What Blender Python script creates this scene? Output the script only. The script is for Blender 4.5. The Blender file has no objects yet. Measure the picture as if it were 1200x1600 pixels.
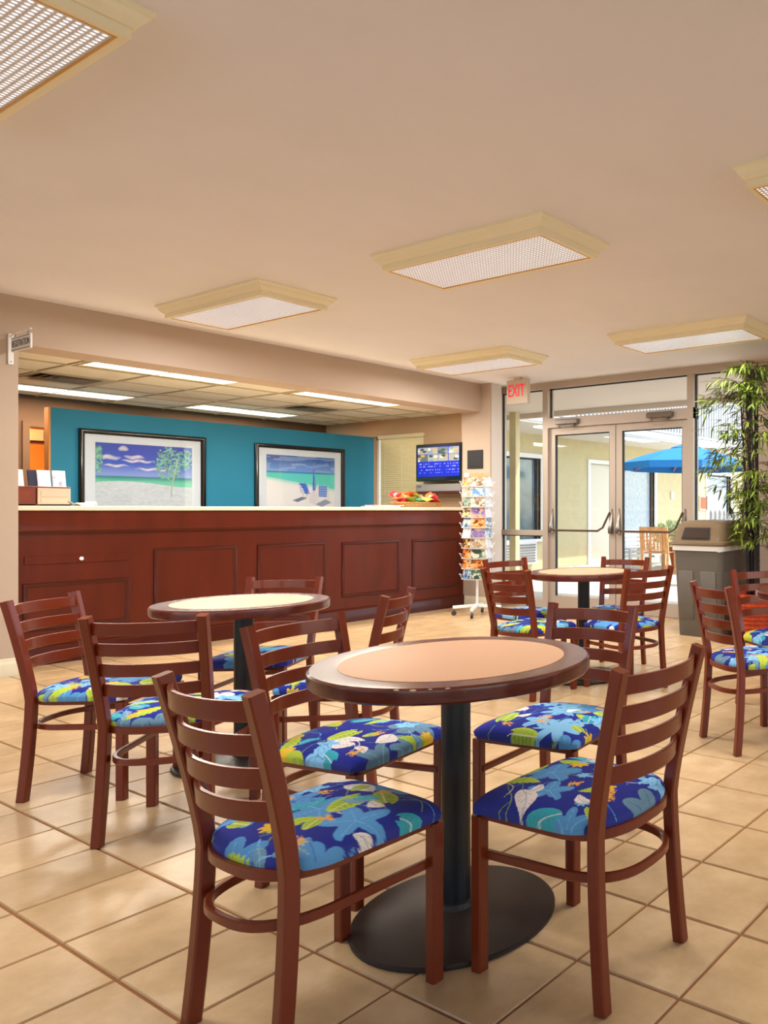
import bpy, bmesh, math, random
import numpy as np
from mathutils import Vector, Matrix
PI = math.pi
R = math.radians
S = bpy.context.scene
C = S.collection

# ------------------------------------------------------------------ camera, sky, sun, exposure
YAW, CAMH = 0.515, 1.21
cd = bpy.data.cameras.new('camera'); cam = bpy.data.objects.new('camera', cd); C.objects.link(cam)
cam.location = (0, 0, CAMH); cam.rotation_euler = (PI/2, 0, YAW)
cd.sensor_fit = 'VERTICAL'; cd.sensor_height = 36.0; cd.sensor_width = 27.0
cd.lens = 1178/1600*36; cd.shift_x = -(1125-600)/1600; cd.shift_y = (797-800)/1600
cd.clip_start = 0.05; cd.clip_end = 200
S.camera = cam

w = bpy.data.worlds.new('world'); S.world = w; w.use_nodes = True
wn = w.node_tree; bg = wn.nodes['Background']
sky = wn.nodes.new('ShaderNodeTexSky'); sky.sky_type = 'NISHITA'; sky.sun_disc = False
sky.sun_elevation = R(57); sky.sun_rotation = R(60); sky.air_density = 1.0; sky.dust_density = 1.5
wn.links.new(sky.outputs[0], bg.inputs[0]); bg.inputs[1].default_value = 0.36
sd = bpy.data.lights.new('sun', 'SUN'); sd.energy = 3.2; sd.angle = R(0.6); sd.color = (1.0, .95, .86)
sun = bpy.data.objects.new('sun', sd); C.objects.link(sun); sun.location = (6, 4, 12)
sun.rotation_euler = Vector((.5625, .32, 1.0)).to_track_quat('Z', 'Y').to_euler()

S.view_settings.view_transform = 'Standard'; S.view_settings.look = 'None'
S.view_settings.gamma = 1.0; S.view_settings.use_curve_mapping = False
S.view_settings.exposure = 0.62
LAMP_MAIN, LAMP_OFFICE = 36.0, 34.0       # watts of the ceiling lights
CEIL = 2.78

# ------------------------------------------------------------------ materials
def lin(h):
    c = [int(h[i:i+2], 16)/255 for i in (0, 2, 4)]
    return tuple(x/12.92 if x <= .04045 else ((x+.055)/1.055)**2.4 for x in c)
def mat(name, col, rough=.5, metal=0, coat=0, spec=.5, noise=0, nscale=8, bump=0, bscale=60, emit=None, stretch=None, trans=0):
    m = bpy.data.materials.new(name); m.use_nodes = True
    nt = m.node_tree; b = nt.nodes['Principled BSDF']
    c = lin(col) if isinstance(col, str) else col
    b.inputs['Base Color'].default_value = (*c, 1); b.inputs['Roughness'].default_value = rough
    b.inputs['Metallic'].default_value = metal; b.inputs['Coat Weight'].default_value = coat
    b.inputs['Coat Roughness'].default_value = .12
    b.inputs['Specular IOR Level'].default_value = spec
    b.inputs['Transmission Weight'].default_value = trans
    tc = nt.nodes.new('ShaderNodeTexCoord'); mp = nt.nodes.new('ShaderNodeMapping')
    nt.links.new(tc.outputs['Object'], mp.inputs[0])
    if stretch: mp.inputs['Scale'].default_value = stretch
    n = nt.nodes.new('ShaderNodeTexNoise'); n.inputs['Scale'].default_value = nscale; n.inputs['Detail'].default_value = 5
    nt.links.new(mp.outputs[0], n.inputs['Vector'])
    r = nt.nodes.new('ShaderNodeMapRange'); r.inputs[1].default_value = .3; r.inputs[2].default_value = .7
    r.inputs[3].default_value = 1-noise; r.inputs[4].default_value = 1+noise
    nt.links.new(n.outputs[0], r.inputs[0])
    mx = nt.nodes.new('ShaderNodeVectorMath'); mx.operation = 'SCALE'; mx.inputs[0].default_value = c
    nt.links.new(r.outputs[0], mx.inputs['Scale']); nt.links.new(mx.outputs[0], b.inputs['Base Color'])
    if bump:
        n2 = nt.nodes.new('ShaderNodeTexNoise'); n2.inputs['Scale'].default_value = bscale
        nt.links.new(mp.outputs[0], n2.inputs['Vector'])
        bp = nt.nodes.new('ShaderNodeBump'); bp.inputs['Strength'].default_value = bump; bp.inputs['Distance'].default_value = .004
        nt.links.new(n2.outputs[0], bp.inputs['Height']); nt.links.new(bp.outputs[0], b.inputs['Normal'])
    if emit:
        b.inputs['Emission Color'].default_value = (*emit[0], 1); b.inputs['Emission Strength'].default_value = emit[1]
    return m
def printed(name, rough=.5, emit=0, coat=0):
    m = bpy.data.materials.new(name); m.use_nodes = True
    nt = m.node_tree; b = nt.nodes['Principled BSDF']
    a = nt.nodes.new('ShaderNodeVertexColor'); a.layer_name = 'Col'
    nt.links.new(a.outputs[0], b.inputs['Base Color']); b.inputs['Roughness'].default_value = rough
    b.inputs['Coat Weight'].default_value = coat; b.inputs['Coat Roughness'].default_value = .03
    if emit:
        nt.links.new(a.outputs[0], b.inputs['Emission Color']); b.inputs['Emission Strength'].default_value = emit
    return m
def glassmat(name, tint=(.97, .99, .98)):
    m = bpy.data.materials.new(name); m.use_nodes = True
    nt = m.node_tree; nt.nodes.remove(nt.nodes['Principled BSDF']); out = nt.nodes['Material Output']
    t = nt.nodes.new('ShaderNodeBsdfTransparent'); t.inputs[0].default_value = (*tint, 1)
    g = nt.nodes.new('ShaderNodeBsdfGlossy'); g.inputs['Roughness'].default_value = .02
    lw = nt.nodes.new('ShaderNodeLayerWeight'); pw = nt.nodes.new('ShaderNodeMath'); pw.operation = 'POWER'; pw.inputs[1].default_value = 5
    nt.links.new(lw.outputs['Facing'], pw.inputs[0]); f = nt.nodes.new('ShaderNodeMapRange'); f.inputs[3].default_value = .022; f.inputs[4].default_value = 1
    nt.links.new(pw.outputs[0], f.inputs[0])
    mx = nt.nodes.new('ShaderNodeMixShader')
    nt.links.new(f.outputs[0], mx.inputs[0]); nt.links.new(t.outputs[0], mx.inputs[1]); nt.links.new(g.outputs[0], mx.inputs[2])
    nt.links.new(mx.outputs[0], out.inputs[0])
    return m
def tilemat():
    m = mat('floor tile', 'CDAD85', rough=.3, noise=.0, spec=.5)
    nt = m.node_tree; b = nt.nodes['Principled BSDF']
    geo = nt.nodes.new('ShaderNodeNewGeometry')
    wn_ = nt.nodes.new('ShaderNodeTexWhiteNoise'); wn_.noise_dimensions = '1D'
    nt.links.new(geo.outputs['Random Per Island'], wn_.inputs['W'])
    off = nt.nodes.new('ShaderNodeVectorMath'); off.operation = 'MULTIPLY_ADD'
    nt.links.new(wn_.outputs['Color'], off.inputs[0]); off.inputs[1].default_value = (9, 9, 9)
    nt.links.new(geo.outputs['Position'], off.inputs[2])
    n1 = nt.nodes.new('ShaderNodeTexNoise'); n1.inputs['Scale'].default_value = 5; n1.inputs['Detail'].default_value = 8; n1.inputs['Roughness'].default_value = .65
    nt.links.new(off.outputs[0], n1.inputs['Vector'])
    r = nt.nodes.new('ShaderNodeValToRGB')
    r.color_ramp.elements[0].position = .3; r.color_ramp.elements[0].color = (*lin('AE8E63'), 1)
    r.color_ramp.elements[1].position = .7; r.color_ramp.elements[1].color = (*lin('CFAF84'), 1)
    e = r.color_ramp.elements.new(.5); e.color = (*lin('BF9D71'), 1)
    nt.links.new(n1.outputs[0], r.inputs[0])
    hv = nt.nodes.new('ShaderNodeHueSaturation')
    mr = nt.nodes.new('ShaderNodeMapRange'); mr.inputs[3].default_value = .93; mr.inputs[4].default_value = 1.06
    nt.links.new(geo.outputs['Random Per Island'], mr.inputs[0]); nt.links.new(mr.outputs[0], hv.inputs['Value'])
    nt.links.new(r.outputs[0], hv.inputs['Color'])
    nt.links.new(hv.outputs[0], b.inputs['Base Color'])
    n2 = nt.nodes.new('ShaderNodeTexNoise'); n2.inputs['Scale'].default_value = 30; n2.inputs['Detail'].default_value = 6
    nt.links.new(geo.outputs['Position'], n2.inputs['Vector'])
    bp = nt.nodes.new('ShaderNodeBump'); bp.inputs['Strength'].default_value = .12; bp.inputs['Distance'].default_value = .004
    nt.links.new(n2.outputs[0], bp.inputs['Height']); nt.links.new(bp.outputs[0], b.inputs['Normal'])
    return m
def lensmat(name, strength, col=(1, .93, .82)):
    # prismatic acrylic: a fine grid of little prisms over the tubes
    m = bpy.data.materials.new(name); m.use_nodes = True
    nt = m.node_tree; b = nt.nodes['Principled BSDF']
    b.inputs['Base Color'].default_value = (.62, .60, .58, 1); b.inputs['Roughness'].default_value = .12
    tc = nt.nodes.new('ShaderNodeTexCoord')
    ws = []
    for ax in ('X', 'Y'):
        wv = nt.nodes.new('ShaderNodeTexWave'); wv.wave_type = 'BANDS'; wv.bands_direction = ax; wv.wave_profile = 'SIN'
        wv.inputs['Scale'].default_value = 14.0; nt.links.new(tc.outputs['Object'], wv.inputs['Vector']); ws.append(wv)
    mu = nt.nodes.new('ShaderNodeMath'); mu.operation = 'MULTIPLY'
    nt.links.new(ws[0].outputs['Fac'], mu.inputs[0]); nt.links.new(ws[1].outputs['Fac'], mu.inputs[1])
    bp = nt.nodes.new('ShaderNodeBump'); bp.inputs['Strength'].default_value = .9; bp.inputs['Distance'].default_value = .006
    nt.links.new(mu.outputs[0], bp.inputs['Height']); nt.links.new(bp.outputs[0], b.inputs['Normal'])
    rm = nt.nodes.new('ShaderNodeMapRange'); rm.inputs[1].default_value = .05; rm.inputs[2].default_value = .6
    rm.inputs[3].default_value = strength*.03; rm.inputs[4].default_value = strength
    nt.links.new(mu.outputs[0], rm.inputs[0]); nt.links.new(rm.outputs[0], b.inputs['Emission Strength'])
    b.inputs['Emission Color'].default_value = (*col, 1)
    return m

def blindmat():
    m = mat('cream blind slat', 'EFE4BE', .5); nt = m.node_tree; b = nt.nodes['Principled BSDF']; out = nt.nodes['Material Output']
    t = nt.nodes.new('ShaderNodeBsdfTranslucent'); t.inputs[0].default_value = (*lin('F2E6C0'), 1); mx = nt.nodes.new('ShaderNodeMixShader'); mx.inputs[0].default_value = .45
    nt.links.new(b.outputs[0], mx.inputs[1]); nt.links.new(t.outputs[0], mx.inputs[2]); nt.links.new(mx.outputs[0], out.inputs[0]); return m
M = dict(
    wall=mat('beige wall paint', 'B8A28D', .8, noise=.02, nscale=3, bump=.05, bscale=200),
    ceil=mat('ceiling paint', 'E6E5EA', .85, noise=.02, nscale=2),
    pier_lit=mat('window light on pier side', 'D2C6BA', .7),  # paler than the wall: window light put into the colour
    base=mat('cream baseboard', 'DCCFB0', .45),
    teal=mat('teal wall paint', '1F7A98', .75, noise=.03, nscale=4),
    brown=mat('brown office paint', '6A4526', .8, noise=.05),
    beige2=mat('tan office wall', 'B08F6C', .8),
    amber=mat('amber wall', 'D98A3A', .8),
    accp=mat('acoustic ceiling panel', 'DCD2BC', .9, noise=.04, nscale=40, bump=.2, bscale=150),
    tbar=mat('ceiling grid', 'BFB295', .6),
    vent=mat('vent metal', '6E6250', .5),
    chair=mat('brown enamelled metal', '70280F', .32, coat=.3, spec=.35, noise=.05, nscale=90, bump=.04, bscale=400),
    foot=mat('leg glide', '3A1A12', .5),
    black=mat('black powder coat', '15161A', .38, noise=.2, nscale=120, bump=.08, bscale=300),
    basebl=mat('worn black base', '2A211C', .4, noise=.25, nscale=9, bump=.05, bscale=200),
    edge=mat('dark stained table edge', '561C0E', .26, coat=.3, noise=.25, nscale=14, stretch=(1, 1, 6)),
    lam=mat('tan table laminate', 'CB9C77', .42, noise=.03, nscale=160),
    mahog=mat('mahogany veneer', '561C0B', .36, coat=.08, spec=.3, noise=.16, nscale=7, stretch=(1, 1, .25)),
    mahogd=mat('dark mahogany moulding', '451004', .32, coat=.15, spec=.35, noise=.1, nscale=10),
    ctop=mat('cream solid countertop', 'E3D2B4', .3),
    white=mat('white enamel', 'E9E7E2', .35),
    porc=mat('white knob', 'F2F0EA', .15, coat=.5),
    alu=mat('bronze-tinted aluminium frame', 'B9AA9A', .38, metal=.35),
    gasket=mat('black gasket', '20262C', .6),
    steel=mat('brushed steel', '8C8782', .28, metal=.9),
    bronze=mat('brown push bar', '6F5646', .35, metal=.6),
    fix=mat('cream light surround', 'EDE3C0', .5),
    gold=mat('brass lens edge', 'D9A441', .3, metal=.6),
    grout=mat('brown grout', '8A5C38', .85, noise=.1, nscale=60),
    frameb=mat('black picture frame', '12100F', .25, coat=.3),
    tvb=mat('black glossy plastic', '08090B', .15, coat=.5),
    silver=mat('grey plastic', '7F7B77', .4),
    blind=blindmat(),
    trash=mat('grey plastic bin', '5E5850', .5, noise=.05, nscale=12, bump=.05),
    lid=mat('taupe plastic lid', '6E5A41', .35, coat=.1),
    flap=mat('brown flap', '33251B', .4),
    bag=mat('white liner bag', 'D8D5CC', .45),
    red=mat('red lacquered wicker', 'B8401F', .45, noise=.35, nscale=25),
    stem=mat('dark bamboo cane', '241D22', .4, noise=.3, nscale=20),
    twig=mat('brown twig', '5A4326', .7),
    leaf=mat('bamboo leaf', '7E8C30', .5, noise=.4, nscale=3),
    leafd=mat('dark bamboo leaf', '536226', .5, noise=.4, nscale=3),
    yellow=mat('yellow stucco', 'CFC196', .85, noise=.04, nscale=6, bump=.15, bscale=90),
    stucco=mat('white stucco', 'DAD5CC', .85, noise=.03),
    sof=mat('covered walkway soffit', 'CFC4BA', .85),
    conc=mat('pale concrete', 'CFC6B8', .8, noise=.06, nscale=2),
    grass=mat('lawn', '5E7A3A', .9, noise=.3, nscale=4),
    doorp=mat('cream door paint', 'E2D9C2', .5),
    curtain=mat('blue grey curtain behind glass', 'A9B6BE', .25, coat=.8, noise=.25, nscale=9, stretch=(1, 6, 1)),
    dkglass=mat('reflecting window glass', '5B7078', .08, coat=.9, noise=.3, nscale=3),
    umb=mat('blue umbrella cloth', '2B86CC', .8),
    rib=mat('pinkish umbrella rib', 'B0708A', .5),
    teak=mat('teak wood', 'D39A63', .55, noise=.2, nscale=12),
    terra=mat('terracotta', 'B0603E', .7, noise=.1),
    bush=mat('variegated shrub leaf', 'BCCB92', .6, noise=.4, nscale=20),
    matb=mat('cool white mat board', 'D3D4E0', .6),
    paper=mat('white paper', 'EDEBE6', .6),
    oak=mat('reddish wooden box', '6E2A16', .4, noise=.2, nscale=8, coat=.2),
    pale=mat('pale perforated panel', 'C9B49A', .6),
    wicker=mat('wicker tan', 'B08550', .7, noise=.3, nscale=60),
    exitc=mat('exit sign housing', 'C4B49E', .5),
    exitr=mat('exit red letters', 'D8243A', .5, emit=((.9, .02, .05), .35)),
    ink=mat('dark lettering', '3A3338', .6),
    plaque=mat('black plaque', '17120F', .35, noise=.1),
    glass=glassmat('window glass'), tile=tilemat(),
    lens=lensmat('prismatic lens', .6, (.97, .95, 1)), lens_on=lensmat('lit prismatic lens', 5.0, (1, .96, .9)),
    fabric=printed('leaf print fabric', .75), art=printed('framed print under glass', .5, coat=1.0),
    screen=printed('monitor screen', .25, emit=.10), card=printed('printed card', .4),
)

# ------------------------------------------------------------------ mesh helpers
class MB:
    def __init__(s): s.v = []; s.f = []; s.mi = []; s.mats = []
    def add(s, vs, fs, m=0):
        o = len(s.v); s.v += [tuple(p) for p in vs]; s.f += [tuple(i+o for i in f) for f in fs]; s.mi += [m]*len(fs); return s
    def box(s, x0, x1, y0, y1, z0, z1, m=0):
        vs = [(x, y, z) for x in (x0, x1) for y in (y0, y1) for z in (z0, z1)]
        return s.add(vs, [(0, 1, 3, 2), (4, 6, 7, 5), (0, 4, 5, 1), (2, 3, 7, 6), (0, 2, 6, 4), (1, 5, 7, 3)], m)
    def cbox(s, x0, x1, y0, y1, z0, z1, c=.003):
        # box with chamfered edges
        b = bmesh.new()
        bmesh.ops.create_cube(b, size=1)
        for v in b.verts:
            v.co = Vector(((x0+x1)/2+v.co.x*(x1-x0), (y0+y1)/2+v.co.y*(y1-y0), (z0+z1)/2+v.co.z*(z1-z0)))
        bmesh.ops.bevel(b, geom=list(b.edges), offset=min(c, (x1-x0)*.3, (y1-y0)*.3, (z1-z0)*.3), segments=1, affect='EDGES')
        b.verts.index_update()
        s.add([v.co[:] for v in b.verts], [[v.index for v in f.verts] for f in b.faces]); b.free(); return s
    def loft(s, rings, closed=True, cap0=True, cap1=True):
        n = len(rings[0]); vs = [p for r in rings for p in r]; fs = []
        for k in range(len(rings)-1):
            for i in range(n if closed else n-1):
                j = (i+1) % n
                fs.append((k*n+i, k*n+j, (k+1)*n+j, (k+1)*n+i))
        if cap0: fs.append(tuple(range(n))[::-1])
        if cap1: fs.append(tuple((len(rings)-1)*n+i for i in range(n)))
        return s.add(vs, fs)
    def lathe(s, prof, n=32, c=(0, 0, 0)):
        return s.loft([[(c[0]+r*math.cos(2*PI*i/n), c[1]+r*math.sin(2*PI*i/n), c[2]+z) for i in range(n)] for r, z in prof])
    def cyl(s, p0, p1, r0, r1=None, n=10):
        p0, p1 = Vector(p0), Vector(p1); r1 = r0 if r1 is None else r1
        t = (p1-p0).normalized(); a = t.orthogonal().normalized(); b = t.cross(a)
        return s.loft([[tuple(p+(a*math.cos(2*PI*i/n)+b*math.sin(2*PI*i/n))*r) for i in range(n)] for p, r in ((p0, r0), (p1, r1))])
    def tube(s, pts, r, n=8):
        P = [Vector(p) for p in pts]; rings = []; a = None
        for k, p in enumerate(P):
            t = (P[min(k+1, len(P)-1)]-P[max(k-1, 0)]).normalized()
            a = t.orthogonal().normalized() if a is None else (a-t*a.dot(t)).normalized()
            b = t.cross(a); rr = r[k] if isinstance(r, (list, tuple)) else r
            rings.append([tuple(p+(a*math.cos(2*PI*i/n)+b*math.sin(2*PI*i/n))*rr) for i in range(n)])
        return s.loft(rings)
    def sweep(s, pts, wa, wb, ref, ch=.003):
        # chamfered rectangle along a path; wb along ref, wa across
        P = [Vector(p) for p in pts]; ref = Vector(ref); rings = []
        prof = [(wa/2-ch, -wb/2), (wa/2, -wb/2+ch), (wa/2, wb/2-ch), (wa/2-ch, wb/2), (-wa/2+ch, wb/2), (-wa/2, wb/2-ch), (-wa/2, -wb/2+ch), (-wa/2+ch, -wb/2)]
        for k, p in enumerate(P):
            t = (P[min(k+1, len(P)-1)]-P[max(k-1, 0)]).normalized()
            A = t.cross(ref).normalized(); B = A.cross(t).normalized()
            rings.append([tuple(p+A*a+B*b) for a, b in prof])
        return s.loft(rings)
    def prism(s, poly, z0, z1):
        return s.loft([[(x, y, z0) for x, y in poly], [(x, y, z1) for x, y in poly]])
    def xf(s, mtx):
        s.v = [tuple(mtx @ Vector(p)) for p in s.v]; return s
    def mesh(s, name, mats, smooth=35):
        me = bpy.data.meshes.new(name); me.from_pydata(s.v, [], s.f)
        for m in (mats if isinstance(mats, (list, tuple)) else [mats]): me.materials.append(m)
        if any(s.mi): me.polygons.foreach_set('material_index', s.mi)
        b = bmesh.new(); b.from_mesh(me); bmesh.ops.recalc_face_normals(b, faces=b.faces); b.to_mesh(me); b.free()
        if smooth:
            me.polygons.foreach_set('use_smooth', [True]*len(me.polygons)); me.set_sharp_from_angle(angle=R(smooth))
        return me
    def build(s, name, mats, parent=None, loc=(0, 0, 0), rz=0, smooth=35):
        return link(name, s.mesh(name, mats, smooth), parent, loc, rz)
def link(name, me, parent=None, loc=(0, 0, 0), rz=0):
    o = bpy.data.objects.new(name, me); C.objects.link(o); o.location = loc; o.rotation_euler = (0, 0, rz)
    if parent: o.parent = parent
    return o
def tag(o, label, cat, group=None):
    o['label'] = label; o['category'] = cat
    if group: o['group'] = group
    return o
def thing(name, label, cat, loc=(0, 0, 0), rz=0, group=None):
    return tag(link(name, None, None, loc, rz), label, cat, group)
def struct(o): o['kind'] = 'structure'; return o
def copy_tree(o, parent=None):
    c = o.copy(); C.objects.link(c); c.parent = parent
    for ch in o.children: copy_tree(ch, c)
    return c
def rrect(hx, hy, r, n=5, cx=0, cy=0):
    out = []
    for k, (sx, sy) in enumerate(((1, 1), (-1, 1), (-1, -1), (1, -1))):
        for i in range(n+1):
            a = PI/2*k+PI/2*i/n
            out.append((cx+sx*(hx-r)+r*math.cos(a), cy+sy*(hy-r)+r*math.sin(a)))
    return out
def grid_print(name, P, colfn, m, parent=None, smooth=True, loc=(0, 0, 0), rz=0):
    """P: array (ny,nx,3) of positions; colfn: array (ny,nx,3) of linear colours"""
    ny, nx = P.shape[:2]
    idx = np.arange(nx*ny).reshape(ny, nx)
    q = np.stack([idx[:-1, :-1], idx[:-1, 1:], idx[1:, 1:], idx[1:, :-1]], -1).reshape(-1, 4)
    me = bpy.data.meshes.new(name)
    me.vertices.add(nx*ny); me.vertices.foreach_set('co', P.reshape(-1).astype(np.float32))
    me.loops.add(q.size); me.loops.foreach_set('vertex_index', q.reshape(-1).astype(np.int32))
    me.polygons.add(len(q)); me.polygons.foreach_set('loop_start', np.arange(0, q.size, 4, dtype=np.int32))
    me.update(calc_edges=True); me.validate()
    a = me.color_attributes.new('Col', 'FLOAT_COLOR', 'POINT')
    a.data.foreach_set('color', np.concatenate([colfn, np.ones((ny, nx, 1))], -1).reshape(-1).astype(np.float32))
    me.materials.append(m)
    if smooth: me.polygons.foreach_set('use_smooth', [True]*len(me.polygons))
    if m and parent is None and name == '_': return me
    return link(name, me, parent, loc, rz)
def text_mb(body, size, depth=.002):
    cu = bpy.data.curves.new('t', 'FONT'); cu.body = body; cu.size = size; cu.extrude = depth
    cu.align_x = 'CENTER'; cu.align_y = 'CENTER'; cu.resolution_u = 3
    o = bpy.data.objects.new('t', cu); C.objects.link(o)
    me = bpy.data.meshes.new_from_object(o.evaluated_get(bpy.context.evaluated_depsgraph_get()))
    mb = MB().add([v.co[:] for v in me.vertices], [tuple(p.vertices) for p in me.polygons])
    bpy.data.objects.remove(o); bpy.data.curves.remove(cu); bpy.data.meshes.remove(me)
    return mb
def proj(x, y, z=0):
    X = x*math.cos(YAW)+y*math.sin(YAW); Y = -x*math.sin(YAW)+y*math.cos(YAW)
    if Y < .1: return None
    return 1125+1178*X/Y, 797-1178*(z-CAMH)/Y, Y

# ================================================================== THE ROOM
XW = -7.21            # face of the wall on the counter side
YB = 7.08             # glass wall
XR, YF = 3.2, -3.0
# floor: grout bed with tiles
fl = struct(MB().box(-11.9, XR+.2, YF-.2, YB+.1, -.12, -.004).build('floor', M['grout'], smooth=0))
TS, TX, TY = .325, -1.334, 1.576
def tile_mesh(mb, x, y, g=.0035, c=.0035):
    a, b = x+g, x+TS-g; d, e = y+g, y+TS-g
    vs = [(a, d, -.005), (b, d, -.005), (b, e, -.005), (a, e, -.005), (a+c, d+c, 0), (b-c, d+c, 0), (b-c, e-c, 0), (a+c, e-c, 0)]
    mb.add(vs, [(4, 5, 6, 7), (0, 1, 5, 4), (1, 2, 6, 5), (2, 3, 7, 6), (3, 0, 4, 7)])
tiles = []
for i in range(-34, 15):
    for j in range(-15, 18):
        x, y = TX+i*TS, TY+j*TS
        if x > XR-.02 or y > YB-.05 or y < YF or x < -11.8: continue
        p = proj(x+TS/2, y+TS/2); s = 0
        if p and -120 < p[0] < 1320 and p[1] < 1760: s = 1/p[2]
        tiles.append((s, x, y))
tiles.sort(reverse=True)
tm = MB(); tile_mesh(tm, 0, 0); tme = tm.mesh('tile', M['tile'], 0)
rest = MB()
for k, (s, x, y) in enumerate(tiles):
    if k < 300 and s > 0: link('tile', tme, fl, (x, y, 0))
    else: tile_mesh(rest, x, y)
o = rest.build('tile_field', M['tile'], fl, smooth=0); o['kind'] = 'stuff'
# (shared mesh tiles need a per-object tint too)
nt = M['tile'].node_tree
oi = nt.nodes.new('ShaderNodeObjectInfo'); ad = nt.nodes.new('ShaderNodeMath'); ad.operation = 'ADD'
geo = [n for n in nt.nodes if n.bl_idname == 'ShaderNodeNewGeometry'][0]
nt.links.new(geo.outputs['Random Per Island'], ad.inputs[0]); nt.links.new(oi.outputs['Random'], ad.inputs[1])
fr = nt.nodes.new('ShaderNodeMath'); fr.operation = 'FRACT'; nt.links.new(ad.outputs[0], fr.inputs[0])
for n in nt.nodes:
    if n.bl_idname == 'ShaderNodeTexWhiteNoise': nt.links.new(fr.outputs[0], n.inputs['W'])
    if n.bl_idname == 'ShaderNodeMapRange' and abs(n.inputs[3].default_value-.93) < 1e-4: nt.links.new(fr.outputs[0], n.inputs[0])

struct(MB().box(XW-.34, XR+.2, YF-.2, YB+.12, CEIL, CEIL+.15).build('ceiling', M['ceil'], smooth=0))
wl = MB()
wl.box(XW-.34, XW, YF-.2, 2.28, 0, CEIL)
wl.box(XW-.34, XW, 2.28, 6.70, 2.43, CEIL)
wl.box(XW-.34, -7.05, 6.70, 6.88, 0, CEIL)
wl.box(XW-.34, -7.26, 6.88, YB+.1, 0, CEIL)
struct(wl.build('wall_left', M['wall'], smooth=0))
struct(MB().box(-7.05, -7.046, 6.72, 6.884, .1, CEIL).build('pier_lit_side', M['pier_lit'], smooth=0))  # thin skin on the pier side, carries the painted window light
def baseboard(name, x0, y0, x1, y1, nx, ny):
    # profile swept along the wall foot
    prof = [(0, 0), (.016, 0), (.016, .085), (.012, .1), (.008, .105), (.006, .125), (0, .13)]
    r = [[(px+nx*d, py+ny*d, h) for d, h in prof] for px, py in ((x0, y0), (x1, y1))]
    struct(MB().loft(r).build(name, M['base']))
baseboard('baseboard_left', XW, YF, XW, 2.28, 1, 0)
baseboard('baseboard_right', -7.55, 6.70, -7.05, 6.70, 0, -1)
baseboard('baseboard_back', -3.66, YB-.02, XR, YB-.02, 0, -1)
# wall right of the glass
struct(MB().box(-3.66, XR+.2, YB-.02, YB+.1, 0, CEIL).build('wall_back', M['wall'], smooth=0))
# walls behind the camera, with large windows
def window_wall(name, horiz, c, a0, a1, opens, sill, head, wn0):
    mb = MB(); t = .14
    def B(p, q, z0, z1, m=mb):
        if horiz: m.box(p, q, c, c+math.copysign(t, c), z0, z1)
        else: m.box(c, c+math.copysign(t, c), p, q, z0, z1)
    B(a0, a1, 0, sill); B(a0, a1, head, CEIL); e = a0
    for p, q in opens: B(e, p, sill, head); e = q
    B(e, a1, sill, head)
    struct(mb.build(name, M['wall'], smooth=0))
    for k, (p, q) in enumerate(opens):
        fr = MB(); gl = MB(); n = 3; cc = c+math.copysign(t/2, c)
        def F(p_, q_, z0, z1, d, m):
            if horiz: m.box(p_, q_, cc-d, cc+d, z0, z1)
            else: m.box(cc-d, cc+d, p_, q_, z0, z1)
        for i in range(n+1):
            x = p+(q-p-.05)*i/n; F(x, x+.05, sill, head, .04, fr)
        F(p, q, sill, sill+.05, .041, fr); F(p, q, head-.05, head, .041, fr)
        F(p+.02, q-.02, sill+.02, head-.02, .004, gl)
        fo = struct(fr.build('window_%d' % (wn0+k), M['alu'], smooth=0)); gl.build('glass', M['glass'], fo, smooth=0)
        L = bpy.data.lights.new('portal', 'AREA'); L.shape = 'RECTANGLE'; L.size = q-p; L.size_y = head-sill; L.cycles.is_portal = True
        lo = bpy.data.objects.new('daylight_portal', L); C.objects.link(lo)
        d = Vector((0, -math.copysign(1, c), 0)) if horiz else Vector((-math.copysign(1, c), 0, 0))
        lo.location = ((p+q)/2, c+math.copysign(t+.02, c), (sill+head)/2) if horiz else (c+math.copysign(t+.02, c), (p+q)/2, (sill+head)/2)
        lo.rotation_euler = d.to_track_quat('-Z', 'Z').to_euler()
        if not horiz: L.size, L.size_y = q-p, head-sill
window_wall('wall_right', False, XR, YF-.2, YB, [(-2.4, 1.8), (2.3, 6.5)], .45, 2.45, 3)
window_wall('wall_front', True, YF, XW, XR, [(-6.6, -2.6), (-2.1, 2.6)], .45, 2.45, 5)

# ================================================================== OFFICE BEHIND THE COUNTER
OC = 2.46; YE = 6.86
oc = struct(MB().box(-11.9, XW-.34, .6, YE+.1, OC+.02, OC+.1).build('ceiling_office', M['tbar'], smooth=0))
xs = [-7.55, -8.09, -8.70, -9.31, -9.70, -10.2, -10.6]; ys = [.45+.61*k for k in range(11)]+[YE]
tb = MB()
for x in xs[1:-1]: tb.box(x-.011, x+.011, .6, YE, OC-.004, OC+.022)
for y in ys[1:-1]: tb.box(-10.6, XW-.34, y-.011, y+.011, OC-.003, OC+.022)
tb.build('grid_bar', M['tbar'], oc, smooth=0)
LIT = [(0, 4), (0, 7), (4, 4), (4, 7)]          # lit panels: column, first row (two rows long)
VENT = [(2, 4), (2, 8)]
for i in range(6):
    for j in range(11):
        if any(i == a and j in (b, b+1) for a, b in LIT) or (i, j) in VENT or ys[j] < 1.6: continue
        x0, x1, y0, y1 = xs[i+1], xs[i], ys[j], ys[j+1]
        MB().cbox(0, x1-x0-.03, 0, y1-y0-.03, 0, .012, .002).build('ceiling_panel', M['accp'], oc, (x0+.015, y0+.015, OC+.006), smooth=0)
nm = ['nearest the registration sign', 'above the right end of the counter', 'deep in, at far left above the amber doorway', 'deep in, above the teal wall between the pictures']
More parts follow.
